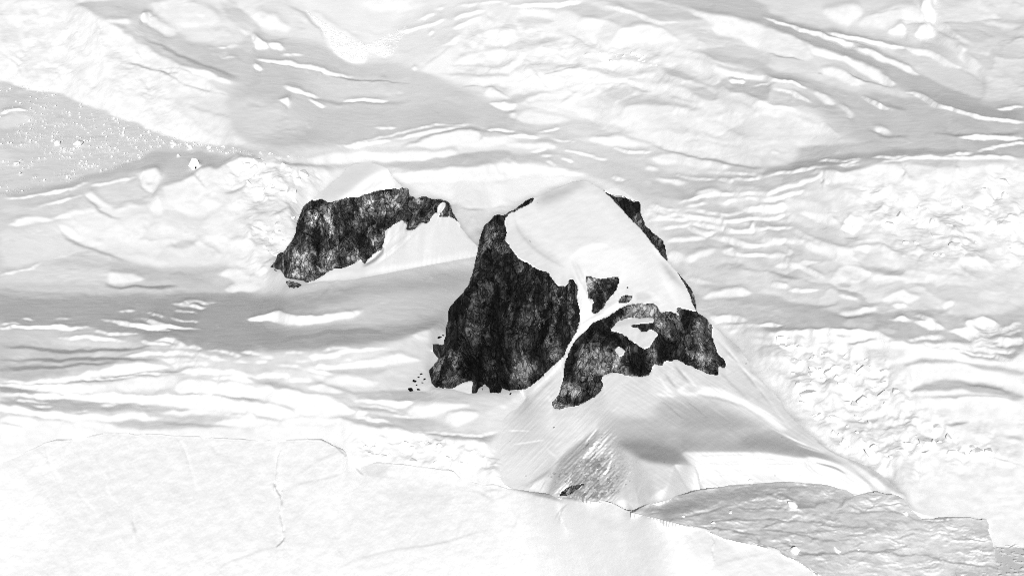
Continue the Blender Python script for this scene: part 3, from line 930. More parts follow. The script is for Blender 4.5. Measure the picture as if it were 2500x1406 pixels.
PAINT_F = """
T 0 0 1
p 216 1 1400,1000 2700,1000 2700,1600 1400,1600
p 228 16 2050,1290 2420,1290 2420,1460 2000,1460
p 225 14 2250,1260 2420,1260 2400,1330 2230,1320
T 1240 1046 3.906
p 180 8 1210,790 1500,690 1800,620 2100,570 2500,520 2500,640 2100,720 1750,800 1500,840
p 170 7 1400,760 1700,700 1900,680 1700,780 1500,830
p 200 8 1800,760 2200,680 2500,660 2500,800 2100,830 1900,900 1750,850
p 206 8 2300,660 2500,640 2500,720 2300,740
s 245 5 1 1700,820 1900,770 2060,690
s 246 5 1 1780,800 2000,760 2230,730
s 160 4 1 1560,870 1800,820 2000,770 2160,720
s 150 4 1 1900,930 2100,970 2300,1000 2400,1010
s 165 4 1 1880,910 2100,860 2300,870 2500,860
s 165 3 1 2200,760 2500,770
s 240 4 1 2050,980 2300,960 2500,950
s 170 4 1.2 2380,1040 2420,1100
s 240 4 1 2180,900 2400,890
s 170 4 1.5 2000,640 2300,600 2500,600
s 232 4 1 2330,690 2480,610
T 1860 1046 3.906
p 196 6 0,510 200,510 560,540 880,630 800,700 500,740 300,680 0,600
p 214 6 260,620 560,580 700,640 720,680 500,680 300,660
s 150 4 1 0,540 100,510 250,505 500,520
s 165 5 1.2 0,610 200,630 320,690 490,720
s 160 4 1 100,570 300,560 500,540
s 246 5 1 130,590 240,580
s 245 6 1 90,630 250,600
s 244 5 1 640,580 620,610 700,620
s 246 4 1 100,690 200,690
p 172 5 300,700 480,730 500,760 350,770 250,740
s 150 3 1 0,750 130,760 240,775
s 150 4 1 500,750 560,700 680,690 760,710 720,760
s 140 4 1 740,745 790,690 850,650 930,620 1080,600
s 170 3 1 950,630 1200,630
s 150 3 1 1100,600 1200,625 1270,630
p 224 5 940,640 1250,640 1420,760 1440,800 1200,780 960,790 800,760
s 168 3 1 820,720 900,760 960,800 1120,700
s 168 3 1 640,790 760,810 950,800 1150,790 1250,790 1360,820 1450,850 1540,880
s 172 3 1 1150,740 1250,790 1340,830
s 244 3 1 1150,720 1220,650 1280,630
s 175 3 1 1350,660 1420,740 1440,780
s 155 3 1 1530,860 1650,860 1700,840 1800,860
s 178 3 1 1560,890 1700,890 1780,870
s 180 3 1 1700,900 1790,870 1850,880
s 165 4 1 0,865 150,870 250,890 400,880 600,900 760,890
s 170 4 1 0,960 150,960 300,1000 480,1040 700,1080
s 172 4 1 0,950 130,900 200,880
s 180 3 1 550,910 700,930 900,940 1050,940
s 178 3 1 300,980 450,1000 600,960
s 180 3 1 550,1080 750,1070 850,1050
s 176 3 1 840,1140 950,1090 1020,1080
s 165 4 1 170,1150 300,1170 480,1200 680,1190 760,1200 900,1160 1050,1180 1300,1140 1430,1090
s 150 4 1 330,1220 500,1190 690,1190
s 160 4 1 900,1170 1050,1190 1200,1170 1300,1210 1430,1200 1520,1190 1640,1240 1800,1270 1950,1290 2200,1320 2340,1370
s 243 4 1 530,830 620,810
p 247 2 1530,1090 1700,990 1720,1010 1650,1060 1560,1110
p 246 2 1160,1280 1220,1220 1300,1210 1280,1240
s 246 6 1 2090,1040 2200,1080
s 246 4 1 200,900 350,820
s 240 4 1 350,870 430,830
s 242 4 1 860,860 960,850
s 240 4 1 1000,980 1150,960
s 206 8 3 700,1000 1000,1000 1300,900
s 230 10 4 1350,950 1700,930 2050,900
s 178 3 1 1250,1060 1350,1020 1500,1000
p 234 3 2170,1290 2220,1100 2250,1330
s 180 4 1 2165,860 2150,940 2165,1000
s 200 3 1 2200,1100 2180,1250
s 238 4 1 2200,1360 2300,1380
s 200 5 2 500,1280 700,1250
s 232 8 3 900,1300 1050,1280
"""
ROCK_TXT = """
N wall
T 1000 420 2.344
105,1140 150,1085 190,1030 175,1005 130,995 120,985 150,980 180,985 195,985 205,880 215,860 215,800 235,760 300,690 335,640 355,580 370,520 385,450 395,390 410,340 425,305 465,270 480,245 515,240 545,245 565,225 595,215 640,180 665,160 700,143 722,147 715,165 690,185 640,210 600,228 565,240 548,270 545,300 560,335 555,360 540,390 565,410 580,435 605,465 620,490 650,510 690,525 730,560 780,565 805,580 810,600 835,635 830,645 870,650 890,655 905,640 912,610 940,608 950,640 962,650 965,690 960,720 975,790 978,850 965,890 940,940 920,975 905,1010 880,1060 840,1090 800,1130 740,1190 700,1220 660,1245 620,1250 580,1252 540,1270 470,1272 400,1275 350,1275 362,1190 330,1200 290,1210 265,1230 230,1240 200,1235 165,1240 135,1235 125,1200
N outcrop
T 1000 420 2.344
1003,588 1030,590 1060,610 1085,615 1120,605 1160,598 1200,600 1212,615 1195,640 1190,660 1170,695 1150,720 1120,755 1110,780 1080,800 1060,818 1040,805 1045,765 1055,740 1050,728 1020,730 1020,690 1010,640
N outcrop
T 1000 420 2.344
1188,735 1225,705 1260,700 1290,712 1265,740 1220,757 1190,752
N outcrop
T 1000 420 2.344
1232,643 1248,645 1264,657 1258,668 1235,664
N outcrop
T 1240 1046 3.906
470,640 540,570 590,545 640,530 690,525 745,512 735,535 690,560 650,590 600,625 550,650
N shoulder
T 1000 420 2.344
1315,750 1350,752 1390,745 1420,775 1425,790 1450,800 1490,790 1520,810 1560,850 1575,856 1550,820 1508,768 1560,770 1600,790 1640,800 1680,820 1715,850 1730,880 1730,920 1745,970 1755,1020 1770,1050 1800,1070 1812,1100 1805,1128 1790,1125 1765,1085 1755,1072 1765,1110 1770,1167 1730,1160 1690,1150 1650,1130 1610,1110 1580,1105 1550,1080 1510,1070 1500,1097 1480,1080 1460,1075 1450,1127 1430,1100 1390,1095 1385,1140 1370,1168 1310,1175 1260,1167 1220,1160 1180,1150 1130,1150 1100,1180 1110,1210 1100,1240 1080,1270 1040,1300 990,1325 950,1340 900,1345 860,1362 830,1360 808,1335 820,1310 850,1280 860,1240 875,1190 885,1150 885,1100 895,1060 920,1010 935,975 980,930 1010,905 1040,870 1080,845 1130,830 1170,800 1220,770 1270,755
N -shoulder
T 1000 420 2.344
1140,905 1170,885 1200,850 1260,838 1330,835 1420,840 1400,860 1330,868 1260,872 1250,880 1270,893 1310,898 1335,890 1310,905 1330,925 1370,905 1400,905 1440,940 1405,945 1385,975 1362,1012 1340,1012 1300,987 1270,967 1245,940 1200,918
N -shoulder
T 1000 420 2.344
1172,1012 1200,1000 1242,1022 1217,1062 1190,1050
N -shoulder
T 1000 420 2.344
1670,1008 1708,1048 1665,1030
N -shoulder
T 1000 420 2.344
1518,958 1562,965 1556,978 1525,968
N edge
T 1000 420 2.344
1520,556 1550,588 1588,633 1615,668 1634,708 1645,770 1642,803 1628,770 1612,735 1602,700 1580,652 1548,604
N backwall
T 1240 350 3.906
885,428 940,468 1000,500 1080,510 1130,520 1200,560 1222,543 1260,555 1270,600 1268,640 1285,700 1305,740 1310,780 1380,840 1440,890 1485,930 1480,960 1505,970 1518,1040 1525,1120 1440,1110 1300,960 1150,760 1050,650 950,520 
N backcap
T 1240 350 3.906
885,428 930,430 1000,425 1050,424 1080,440 1120,460 1160,490 1222,548 1200,560 1130,520 1080,510 1000,500 940,474
N bwall
T 600 370 3.605
205,1020 230,990 255,965 280,890 330,880 350,850 395,790 430,720 440,640 465,570 490,500 520,460 560,435 640,420 710,415 708,455 760,440 830,420 900,400 990,405 1040,380 1110,355 1180,340 1230,335 1290,320 1360,330 1385,320 1420,310 1437,330 1447,380 1480,395 1500,410 1530,395 1590,393 1640,415 1720,418 1770,430 1812,465 1822,520 1842,570 1885,620 1900,665 1870,635 1830,592 1800,572 1760,575 1720,580 1690,580 1695,545 1650,545 1620,620 1590,650 1578,620 1520,640 1500,690 1450,695 1400,690 1440,640 1380,625 1390,595 1330,630 1280,660 1230,690 1225,770 1218,820 1195,862 1130,900 1080,950 1038,1012 1030,980 1030,940 960,985 900,1010 850,1035 820,1047 790,1028 740,1050 690,1090 640,1120 580,1145 540,1160 470,1200 420,1212 375,1200 350,1150 355,1115 320,1070 260,1055 215,1045
N -bwall
T 600 370 3.605
1690,575 1700,470 1730,440 1770,470 1760,480
N bknob
T 600 370 3.605
1325,260 1345,262 1366,290 1340,280
N domC
T 1000 420 2.344
105,1140 150,1085 190,1030 175,1005 130,995 120,985 150,980 180,985 195,985 205,880 215,860 215,800 235,760 300,690 335,640 355,580 370,520 385,450 395,390 410,340 425,305 465,270 480,245 515,240 545,245 565,225 595,215 640,180 665,160 700,143 722,147 760,125 850,85 930,55 1000,40 1030,55 1100,95 1170,160 1250,250 1330,330 1400,420 1450,480 1520,556 1550,588 1588,633 1615,668 1634,708 1645,770 1650,803 1680,820 1715,850 1728,872 1780,906 1830,956 1890,1000 1906,1031 1945,1079 1957,1139 2004,1175 2076,1253 2124,1307 2160,1373 2213,1420 2273,1480 2298,1505 2304,1502 2340,1545 2390,1579 2484,1629 2556,1653 2664,1702 2748,1767 2838,1852 2885,1935 2800,1965 2600,1905 2400,1850 2200,1810 1900,1810 1600,1860 1400,1960 1200,1950 900,1900 620,1830 540,1790 480,1700 460,1600 470,1530 505,1440 570,1370 660,1290 640,1255 540,1290 350,1292 165,1255 120,1230
N domB
T 600 370 3.605
205,1020 230,990 255,965 280,890 330,880 350,850 395,790 430,720 440,640 465,570 490,500 520,460 560,435 600,408 700,320 830,210 900,130 970,90 1100,88 1200,118 1250,145 1280,200 1330,260 1366,290 1385,320 1420,310 1437,330 1447,380 1480,395 1500,410 1530,395 1590,393 1640,415 1720,418 1770,430 1812,465 1822,520 1842,570 1885,620 1900,665 1950,730 2045,830 2060,920 1800,980 1400,1060 900,1160 620,1180 470,1225 420,1225 375,1200 350,1150 355,1115 320,1070 260,1055 215,1045
N domE
T 0 0 1
-200,1150 0,1122 28,1115 77,1094 115,1077 141,1070 192,1070 225,1061 256,1055 294,1054 333,1058 384,1056 435,1061 532,1066 589,1069 640,1073 748,1069 786,1071 815,1086 838,1096 862,1126 876,1126 978,1130 1055,1141 1106,1147 1117,1159 1134,1169 1181,1182 1204,1179 1240,1190 1291,1197 1383,1212 1470,1220 1496,1225 1527,1243 1573,1251 1624,1264 1726,1289 1778,1312 1829,1320 1860,1327 1901,1338 1911,1351 1942,1358 1975,1381 2003,1402 2060,1450 2090,1520 -200,1520
N domF
T 0 0 1
1400,1290 1550,1246 1586,1225 1650,1210 1708,1194 1778,1184 1854,1177 1919,1174 2014,1182 2065,1194 2090,1207 2096,1205 2142,1198 2167,1205 2185,1206 2206,1215 2231,1248 2252,1265 2282,1264 2295,1261 2372,1261 2393,1266 2416,1264 2414,1297 2423,1317 2428,1340 2436,1389 2459,1397 2460,1420 2480,1520 1400,1520
"""
SHADE_TONE_TXT = """
T 1000 420 2.344
s 40 16 6 540,620 510,720 480,820 470,920 485,1010 478,1100
s 45 12 5 620,560 570,680 520,800 505,900 525,1000 520,1090
s 40 16 5 400,960 405,1080 400,1180 395,1270
s 40 14 4 345,1060 352,1130 350,1200
p 40 8 715,990 760,960 765,1080 745,1160 720,1130
s 50 12 5 680,600 640,720 600,830 590,960
s 55 12 5 820,690 790,800 770,900 740,980
s 60 10 5 900,690 880,800 850,900
s 60 14 6 300,720 260,820 250,930 240,1010
s 55 10 4 200,880 215,980 190,1060
p 60 10 640,1220 560,1265 420,1270 380,1240 500,1200
p 205 10 600,1090 720,1050 740,1130 660,1210 590,1200
p 190 8 215,1110 270,1100 280,1160 230,1180
p 170 8 330,880 390,860 400,990 350,1010
p 165 8 560,700 600,690 570,860 540,900
p 165 10 690,740 760,720 740,860 690,880
p 160 8 860,830 940,760 950,850 880,930
p 180 10 420,340 520,290 590,440 540,480 430,440
p 150 8 130,1100 200,1060 210,1200 150,1220
p 175 8 800,1000 860,960 870,1040 800,1100
T 1000 420 2.344
p 45 8 880,1080 920,1000 990,930 1040,900 1010,990 950,1060 900,1120
p 40 8 1200,1060 1300,1030 1390,1060 1380,1150 1230,1150
p 50 7 1060,890 1180,905 1260,960 1230,980 1120,940
p 45 7 1400,940 1460,930 1470,1060 1420,1080
p 55 7 1520,900 1600,860 1690,870 1600,920 1540,960
p 200 8 830,1260 900,1220 980,1230 940,1320 850,1340
p 185 10 940,1030 1100,1000 1200,1040 1180,1130 1080,1170 960,1190
p 225 8 1240,770 1340,755 1430,790 1420,830 1300,820 1200,840
p 185 10 1560,1040 1700,1010 1760,1100 1740,1150 1600,1090
p 170 8 1620,810 1700,850 1710,920 1640,900
p 40 6 860,1290 900,1280 1000,1290 960,1330 900,1310
p 60 6 1580,1000 1640,990 1680,1040 1600,1030
p 210 5 1005,592 1060,615 1080,640 1030,650
p 215 5 1110,610 1200,605 1190,650 1130,650
p 50 5 1040,690 1130,700 1100,780 1050,800
p 190 5 1200,715 1280,708 1250,745 1210,748
T 600 370 3.605
p 215 12 560,500 650,480 690,560 670,720 600,740 540,640
p 190 10 700,560 790,520 800,700 720,780
p 175 12 380,880 560,820 600,980 480,1090 360,1040
p 185 10 640,780 760,760 780,900 680,1000
p 40 6 470,560 500,480 560,440 640,425 560,500 510,560
s 40 8 4 900,480 905,560 880,660 870,760
s 45 5 2 600,520 610,640 620,760 630,900 640,1100
s 40 12 4 1440,400 1350,480 1240,560 1180,640 1150,740
s 45 8 4 960,420 940,520 930,640
s 50 8 4 790,480 800,600 790,740
s 50 8 4 1050,440 1060,560 1040,700 1000,850
p 165 10 1000,420 1120,380 1180,460 1100,600 1020,600
p 200 8 1060,880 1190,720 1220,760 1190,850 1080,940
p 60 8 780,880 900,860 920,980 830,1020
s 40 5 2 350,1118 430,1125 500,1135 560,1150
p 160 8 1210,480 1380,430 1340,540 1240,610
p 45 6 240,980 330,890 350,960 300,1040
p 210 6 1690,450 1740,440 1800,540 1710,570
"""
# half-resolution image raster, padded: index (row, col) <-> photo pixel (x, y) = (col*2 - PADX, row*2 - PADY)
PADX, PADY = 200, 120
GW, GH = (2500 + 2*PADX)//2 + 1, (1406 + 2*PADY)//2 + 1

def parse(txt):
    out, ox, oy, sc = [], 0., 0., 1.
    for ln in txt.strip().splitlines():
        f = ln.split()
        if not f: continue
        if f[0] == 'T':
            ox, oy, sc = float(f[1]), float(f[2]), float(f[3]); continue
        k = 3 if f[0] == 'p' else 4
        pts = np.array([[float(c) for c in q.split(',')] for q in f[k:]])
        pts = pts/sc + (ox, oy)
        out.append((f[0], [float(v) for v in f[1:k]], pts))
    return out

def parse_polys(txt):
    out = []
    for ln in txt.strip().splitlines():
        f = ln.split()
        if f[0] == 'N': name = f[1]
        elif f[0] == 'T': ox, oy, sc = float(f[1]), float(f[2]), float(f[3])
        else: out.append((name, np.array([[float(c) for c in q.split(',')] for q in f])/sc + (ox, oy)))
    return out

def smooth_poly(P, closed=True, it=1):
    for _ in range(it):
        Q = np.roll(P, -1, 0)
        a, b = .75*P + .25*Q, .25*P + .75*Q
        R = np.empty((2*len(P), 2)); R[0::2] = a; R[1::2] = b
        P = R if closed else np.vstack([P[:1], R[:-2], P[-1:]])
    return P

def box1(a, r, ax):
    # running mean of half width r (float) along axis
    k = int(r); w = np.ones(2*k+3); w[0] = w[-1] = r - k; w /= w.sum()
    n = len(w)//2
    pad = [(0, 0), (0, 0)]; pad[ax] = (n, n)
    b = np.pad(a, pad, mode='edge')
    c = np.cumsum(b, ax)
    N = a.shape[ax]
    def sl(i): 
        s = [slice(None)]*2; s[ax] = slice(i, i+N); return tuple(s)
    out = np.zeros_like(a)
    if n <= 4:
        for i, wi in enumerate(w): out += wi*b[sl(i)]
        return out
    c0 = np.concatenate([np.zeros_like(np.take(c, [0], ax)), c], ax)
    def seg(i, j):
        s = [slice(None)]*2; s[ax] = slice(j, j+N); t = [slice(None)]*2; t[ax] = slice(i, i+N)
        return c0[tuple(s)] - c0[tuple(t)]
    return w[1]*seg(1, 2*n) + w[0]*(b[sl(0)] + b[sl(2*n)])

def blur(a, s):
    if s < .3: return a
    r = max(.3, s*1.0)
    for _ in range(3):
        a = box1(a, r, 0); a = box1(a, r, 1)
    return a

def inside(P, X, Y):
    m = np.zeros(np.broadcast(X, Y).shape, bool)
    x0, y0 = P[-1]
    for x1, y1 in P:
        if y0 != y1:
            c = (y0 > Y) != (y1 > Y)
            m ^= c & (X < (x1-x0)*(Y-y0)/(y1-y0) + x0)
        x0, y0 = x1, y1
    return m

def region(P, m):
    j0 = max(0, int((P[:, 0].min()-m+PADX)/2)); j1 = min(GW, int((P[:, 0].max()+m+PADX)/2)+2)
    i0 = max(0, int((P[:, 1].min()-m+PADY)/2)); i1 = min(GH, int((P[:, 1].max()+m+PADY)/2)+2)
    return i0, max(i0, i1), j0, max(j0, j1)

def cover(P, b):
    """antialiased blurred mask of polygon P (photo px) -> window and alpha"""
    i0, i1, j0, j1 = region(P, 3*b+6)
    if i1-i0 < 2 or j1-j0 < 2: return None
    X = np.arange(j0, j1)*2. - PADX; Y = np.arange(i0, i1)*2. - PADY
    a = np.zeros((i1-i0, j1-j0))
    for dx, dy in ((-.5, -.5), (.5, -.5), (-.5, .5), (.5, .5)):
        a += inside(P, X[None, :]+dx, Y[:, None]+dy)
    return (slice(i0, i1), slice(j0, j1)), blur(a/4, b/2)

def stroke(P, w, b):
    i0, i1, j0, j1 = region(P, w+3*b+6)
    if i1-i0 < 2 or j1-j0 < 2: return None
    X = (np.arange(j0, j1)*2. - PADX)[None, :]; Y = (np.arange(i0, i1)*2. - PADY)[:, None]
    L = np.r_[0, np.cumsum(np.hypot(*np.diff(P, axis=0).T))]; T = L[-1]
    best = np.full((i1-i0, j1-j0), -1e9)
    for k in range(len(P)-1):
        (x0, y0), (x1, y1) = P[k], P[k+1]
        dx, dy = x1-x0, y1-y0; q = dx*dx+dy*dy+1e-9
        t = np.clip(((X-x0)*dx+(Y-y0)*dy)/q, 0, 1)
        d = np.hypot(X-x0-t*dx, Y-y0-t*dy)
        s = (L[k]+t*(L[k+1]-L[k]))/T
        hw = .5*w*np.clip(np.minimum(s, 1-s)*3.6+.10, 0, 1)**.8
        best = np.maximum(best, hw-d)
    return (slice(i0, i1), slice(j0, j1)), blur(np.clip(best+.5, 0, 1)*1., b/3)

def paint(ops, M, halo=0, boost=True):
    for kind, par, P in ops:
        if kind == 'p':
            r = cover(smooth_poly(P, True, 0 if par[1] < 1.3 else 1 if par[1] < 4 else 2), par[1]*(.4 if par[1] < 6 else .75))
        else:
            r = stroke(smooth_poly(P, False, 2), par[1]*1.1, par[2])
        if r is None: continue
        v = par[0]
        if not boost: pass
        elif boost == 'half': v += (v-240)*.3 if kind == 's' else 0
        elif kind == 's' and par[1] < 7: v += (v-222)*(.55 if v > 222 else .8)      # fine crevasse lips and walls are steep
        elif kind == 'p' and par[1] < 1.3: v += (v-222)*.3
        sl, a = r
        if halo and par[0] > 243 and a.shape[0] > 12 and par[1] < 9:
            # snow rolls over and dips away just behind a lit scarp
            n = 3; up = np.zeros_like(a); up[:-n] = a[n:]; up = blur(np.clip(up-a, 0, 1), 1.6)
            M[sl] -= halo*up*np.clip((M[sl]-180)/30, 0, 1)
        M[sl] += a*(v-M[sl])
    return M
# ------------------------------------------------------------------ geometry of the view (used to read the survey of the place)
cd, sd = math.cos(DEP), math.sin(DEP)
def ray(x, y):                 # photo pixel -> X/Y and (Z-H)/Y of its ray
    cx = (np.asarray(x, float)-1250)/FPX; cy = (703-np.asarray(y, float))/FPX
    k = cd + cy*sd
    return cx/k, (-sd + cy*cd)/k
def at(x, y, Y):
    a, b = ray(x, y); return np.stack([a*Y, np.broadcast_to(Y, np.shape(a)), CAM_H + b*Y], -1)
def project(X, Y, Z):
    w = Y*cd - (Z-CAM_H)*sd; u = Y*sd + (Z-CAM_H)*cd
    return 1250 + FPX*X/w, 703 - FPX*u/w
def sample(A, r, c):           # bilinear, clamped
    r = np.clip(r, 0, A.shape[0]-1.001); c = np.clip(c, 0, A.shape[1]-1.001)
    i = r.astype(np.int32); j = c.astype(np.int32); fr = r-i; fc = c-j
    return (A[i, j]*(1-fc)+A[i, j+1]*fc)*(1-fr) + (A[i+1, j]*(1-fc)+A[i+1, j+1]*fc)*fr
def img(A, x, y): return sample(A, (y+PADY)/2, (x+PADX)/2)
def imgXY():
    return np.meshgrid(np.arange(GW)*2.-PADX, np.arange(GH)*2.-PADY)

# ------------------------------------------------------------------ noise
_perm = np.random.default_rng(3).permutation(4096).astype(np.int32)
_ang = np.random.default_rng(4).random(4096)*2*np.pi
_gx, _gy = np.cos(_ang).astype(np.float32), np.sin(_ang).astype(np.float32)
def _h(i, j): return _perm[(_perm[i & 4095] + j) & 4095]
from concurrent.futures import ThreadPoolExecutor
_pool = ThreadPoolExecutor(4)
def threaded(fn):
    def run(x, y, *a):
        x = np.asarray(x); y = np.asarray(y)
        if x.ndim != 2 or x.size < 60000: return fn(x, y, *a)
        y = np.broadcast_to(y, x.shape); n = x.shape[0]; c = [slice(n*k//8, n*(k+1)//8) for k in range(8)]
        r = list(_pool.map(lambda s_: fn(x[s_], y[s_], *a), c))
        return tuple(np.concatenate(q) for q in zip(*r)) if isinstance(r[0], tuple) else np.concatenate(r)
    return run
@threaded
def perlin(x, y):
    x = np.asarray(x, np.float32); y = np.asarray(y, np.float32)
    xi = np.floor(x).astype(np.int32); yi = np.floor(y).astype(np.int32)
    fx = x-xi; fy = y-yi
    u = fx*fx*fx*(fx*(fx*6-15)+10); v = fy*fy*fy*(fy*(fy*6-15)+10)
    def g(a, b):
        k = _h(xi+a, yi+b); return _gx[k]*(fx-a)+_gy[k]*(fy-b)
    return 1.5*((g(0, 0)*(1-u)+g(1, 0)*u)*(1-v) + (g(0, 1)*(1-u)+g(1, 1)*u)*v)
def fbm(x, y, o=4, gain=.5):
    r = 0; a = 1.
    for k in range(o):
        r = r + a*perlin(x+17.3*k, y-9.1*k); x = x*2.03; y = y*2.03; a *= gain
    return r
def ridged(x, y, o=4, gain=.5):
    r = 0; a = 1.
    for k in range(o):
        r = r + a*(1-2*np.abs(perlin(x+31.7*k, y+5.3*k))); x = x*2.07; y = y*2.07; a *= gain
    return r
@threaded
def blocks(x, y, jit=.9):
    """broken ice: every cell a tilted facet; returns facet height and distance to the cell border"""
    x = np.asarray(x, np.float32); y = np.asarray(y, np.float32)
    xi = np.floor(x).astype(np.int32); yi = np.floor(y).astype(np.int32)
    d1 = np.full(x.shape, 9.); d2 = d1.copy(); hz = np.zeros(x.shape)
    for a in (-1, 0, 1):
        for b in (-1, 0, 1):
            k = _h(xi+a, yi+b); k2 = _perm[(k+991) & 4095]
            px = xi+a+.5+jit*(k/4096.-.5); py = yi+b+.5+jit*(k2/4096.-.5)
            dx = x-px; dy = y-py; d = np.hypot(dx, dy)
            k3 = _perm[(k2+577) & 4095]
            f = k3/4096. + 1.3*(_gx[k3]*dx + _gy[k3]*dy)
            n = d < d1
            d2 = np.where(n, d1, np.minimum(d2, d)); hz = np.where(n, f, hz); d1 = np.where(n, d, d1)
    return hz, d2-d1

# ------------------------------------------------------------------ tone of lit snow -> steepness
AMP, AMB = 1.04, 0.20         # radiance of snow square to the sun, and from sky and bounce
def srgb2lin(v):
    v = np.clip(v/255., 0, 1.25); return np.where(v <= .04045, v/12.92, ((v+.055)/1.055)**2.4)
cE, sE = math.cos(SUN_EL), math.sin(SUN_EL)
def slope_for(I, q):
    """slope along the sun azimuth that gives lit share I when the cross slope is q"""
    c = np.sqrt(1+q*q); R = np.sqrt(cE*cE + (sE/c)**2)
    return c*np.tan(np.clip(np.arcsin(np.clip(I/R, .02, .97)) - np.arctan2(sE/c, cE), rad(-14), rad(50)))

# ------------------------------------------------------------------ mesh helpers
SHADE_TONE = None
def link(o): scene.collection.objects.link(o); return o
def mesh_arrays(name, V, F, mat=None, smooth=True):
    me = bpy.data.meshes.new(name)
    n = F.shape[1]
    me.vertices.add(len(V)); me.vertices.foreach_set('co', np.ascontiguousarray(V, np.float32).ravel())
    me.loops.add(F.size); me.loops.foreach_set('vertex_index', np.ascontiguousarray(F, np.int32).ravel())
    me.polygons.add(len(F)); me.polygons.foreach_set('loop_start', np.arange(0, F.size, n, dtype=np.int32))
    me.polygons.foreach_set('use_smooth', np.full(len(F), smooth))
    me.update(calc_edges=True)
    if mat: me.materials.append(mat)
    return me
def compact(V, F):
    u, inv = np.unique(F, return_inverse=True); return V[u], inv.reshape(F.shape)
def add(name, me, parent=None, **props):
    o = bpy.data.objects.new(name, me)
    for k, v in props.items(): o[k] = v
    if parent: o.parent = parent
    return link(o)

# ------------------------------------------------------------------ materials
def material(name): 
    m = bpy.data.materials.new(name); m.use_nodes = True; t = m.node_tree
    return m, t, t.nodes['Principled BSDF'], t.nodes.new, t.links.new
def noise_node(t, coord, scale, detail=4, rough=.55, vec=None):
    n = t.nodes.new('ShaderNodeTexNoise'); n.inputs['Scale'].default_value = scale
    n.inputs['Detail'].default_value = detail; n.inputs['Roughness'].default_value = rough
    t.links.new(coord, n.inputs['Vector']); return n.outputs['Fac']
def mapped(t, scale, rot=(0, 0, 0)):
    tc = t.nodes.new('ShaderNodeTexCoord'); m = t.nodes.new('ShaderNodeMapping')
    m.inputs['Scale'].default_value = scale; m.inputs['Rotation'].default_value = rot
    t.links.new(tc.outputs['Object'], m.inputs['Vector']); return m.outputs[0]
def ramp(t, fac, stops):
    r = t.nodes.new('ShaderNodeValToRGB'); e = r.color_ramp.elements
    while len(e) < len(stops): e.new(.5)
    for k, (p, v) in enumerate(stops):
        e[k].position = p; e[k].color = (v, v, v, 1)
    t.links.new(fac, r.inputs[0]); return r.outputs[0]
def bump(t, h, strength, dist, prev=None):
    b = t.nodes.new('ShaderNodeBump'); b.inputs['Strength'].default_value = strength; b.inputs['Distance'].default_value = dist
    t.links.new(h, b.inputs['Height'])
    if prev is not None: t.links.new(prev, b.inputs['Normal'])
    return b.outputs[0]
def snow_material(name, lo=.86, hi=.91, fine=.14, coarse=.16, streak=None):
    m, t, P, new, ln = material(name)
    c = mapped(t, (1, 1, 1))
    ln(ramp(t, noise_node(t, c, .02, 6, .6), [(.3, lo), (.7, hi)]), P.inputs['Base Color'])
    P.inputs['Roughness'].default_value = .8; P.inputs['Specular IOR Level'].default_value = .12
    nb = bump(t, noise_node(t, c, .16, 5, .6), coarse, 1.0)
    nb = bump(t, noise_node(t, c, .8, 4, .6), fine, .35, nb)
    if streak:
        s = mapped(t, streak[0], streak[1])
        nb = bump(t, noise_node(t, s, 1.0, 4, .6), streak[2], .5, nb)
    ln(nb, P.inputs['Normal']); return m
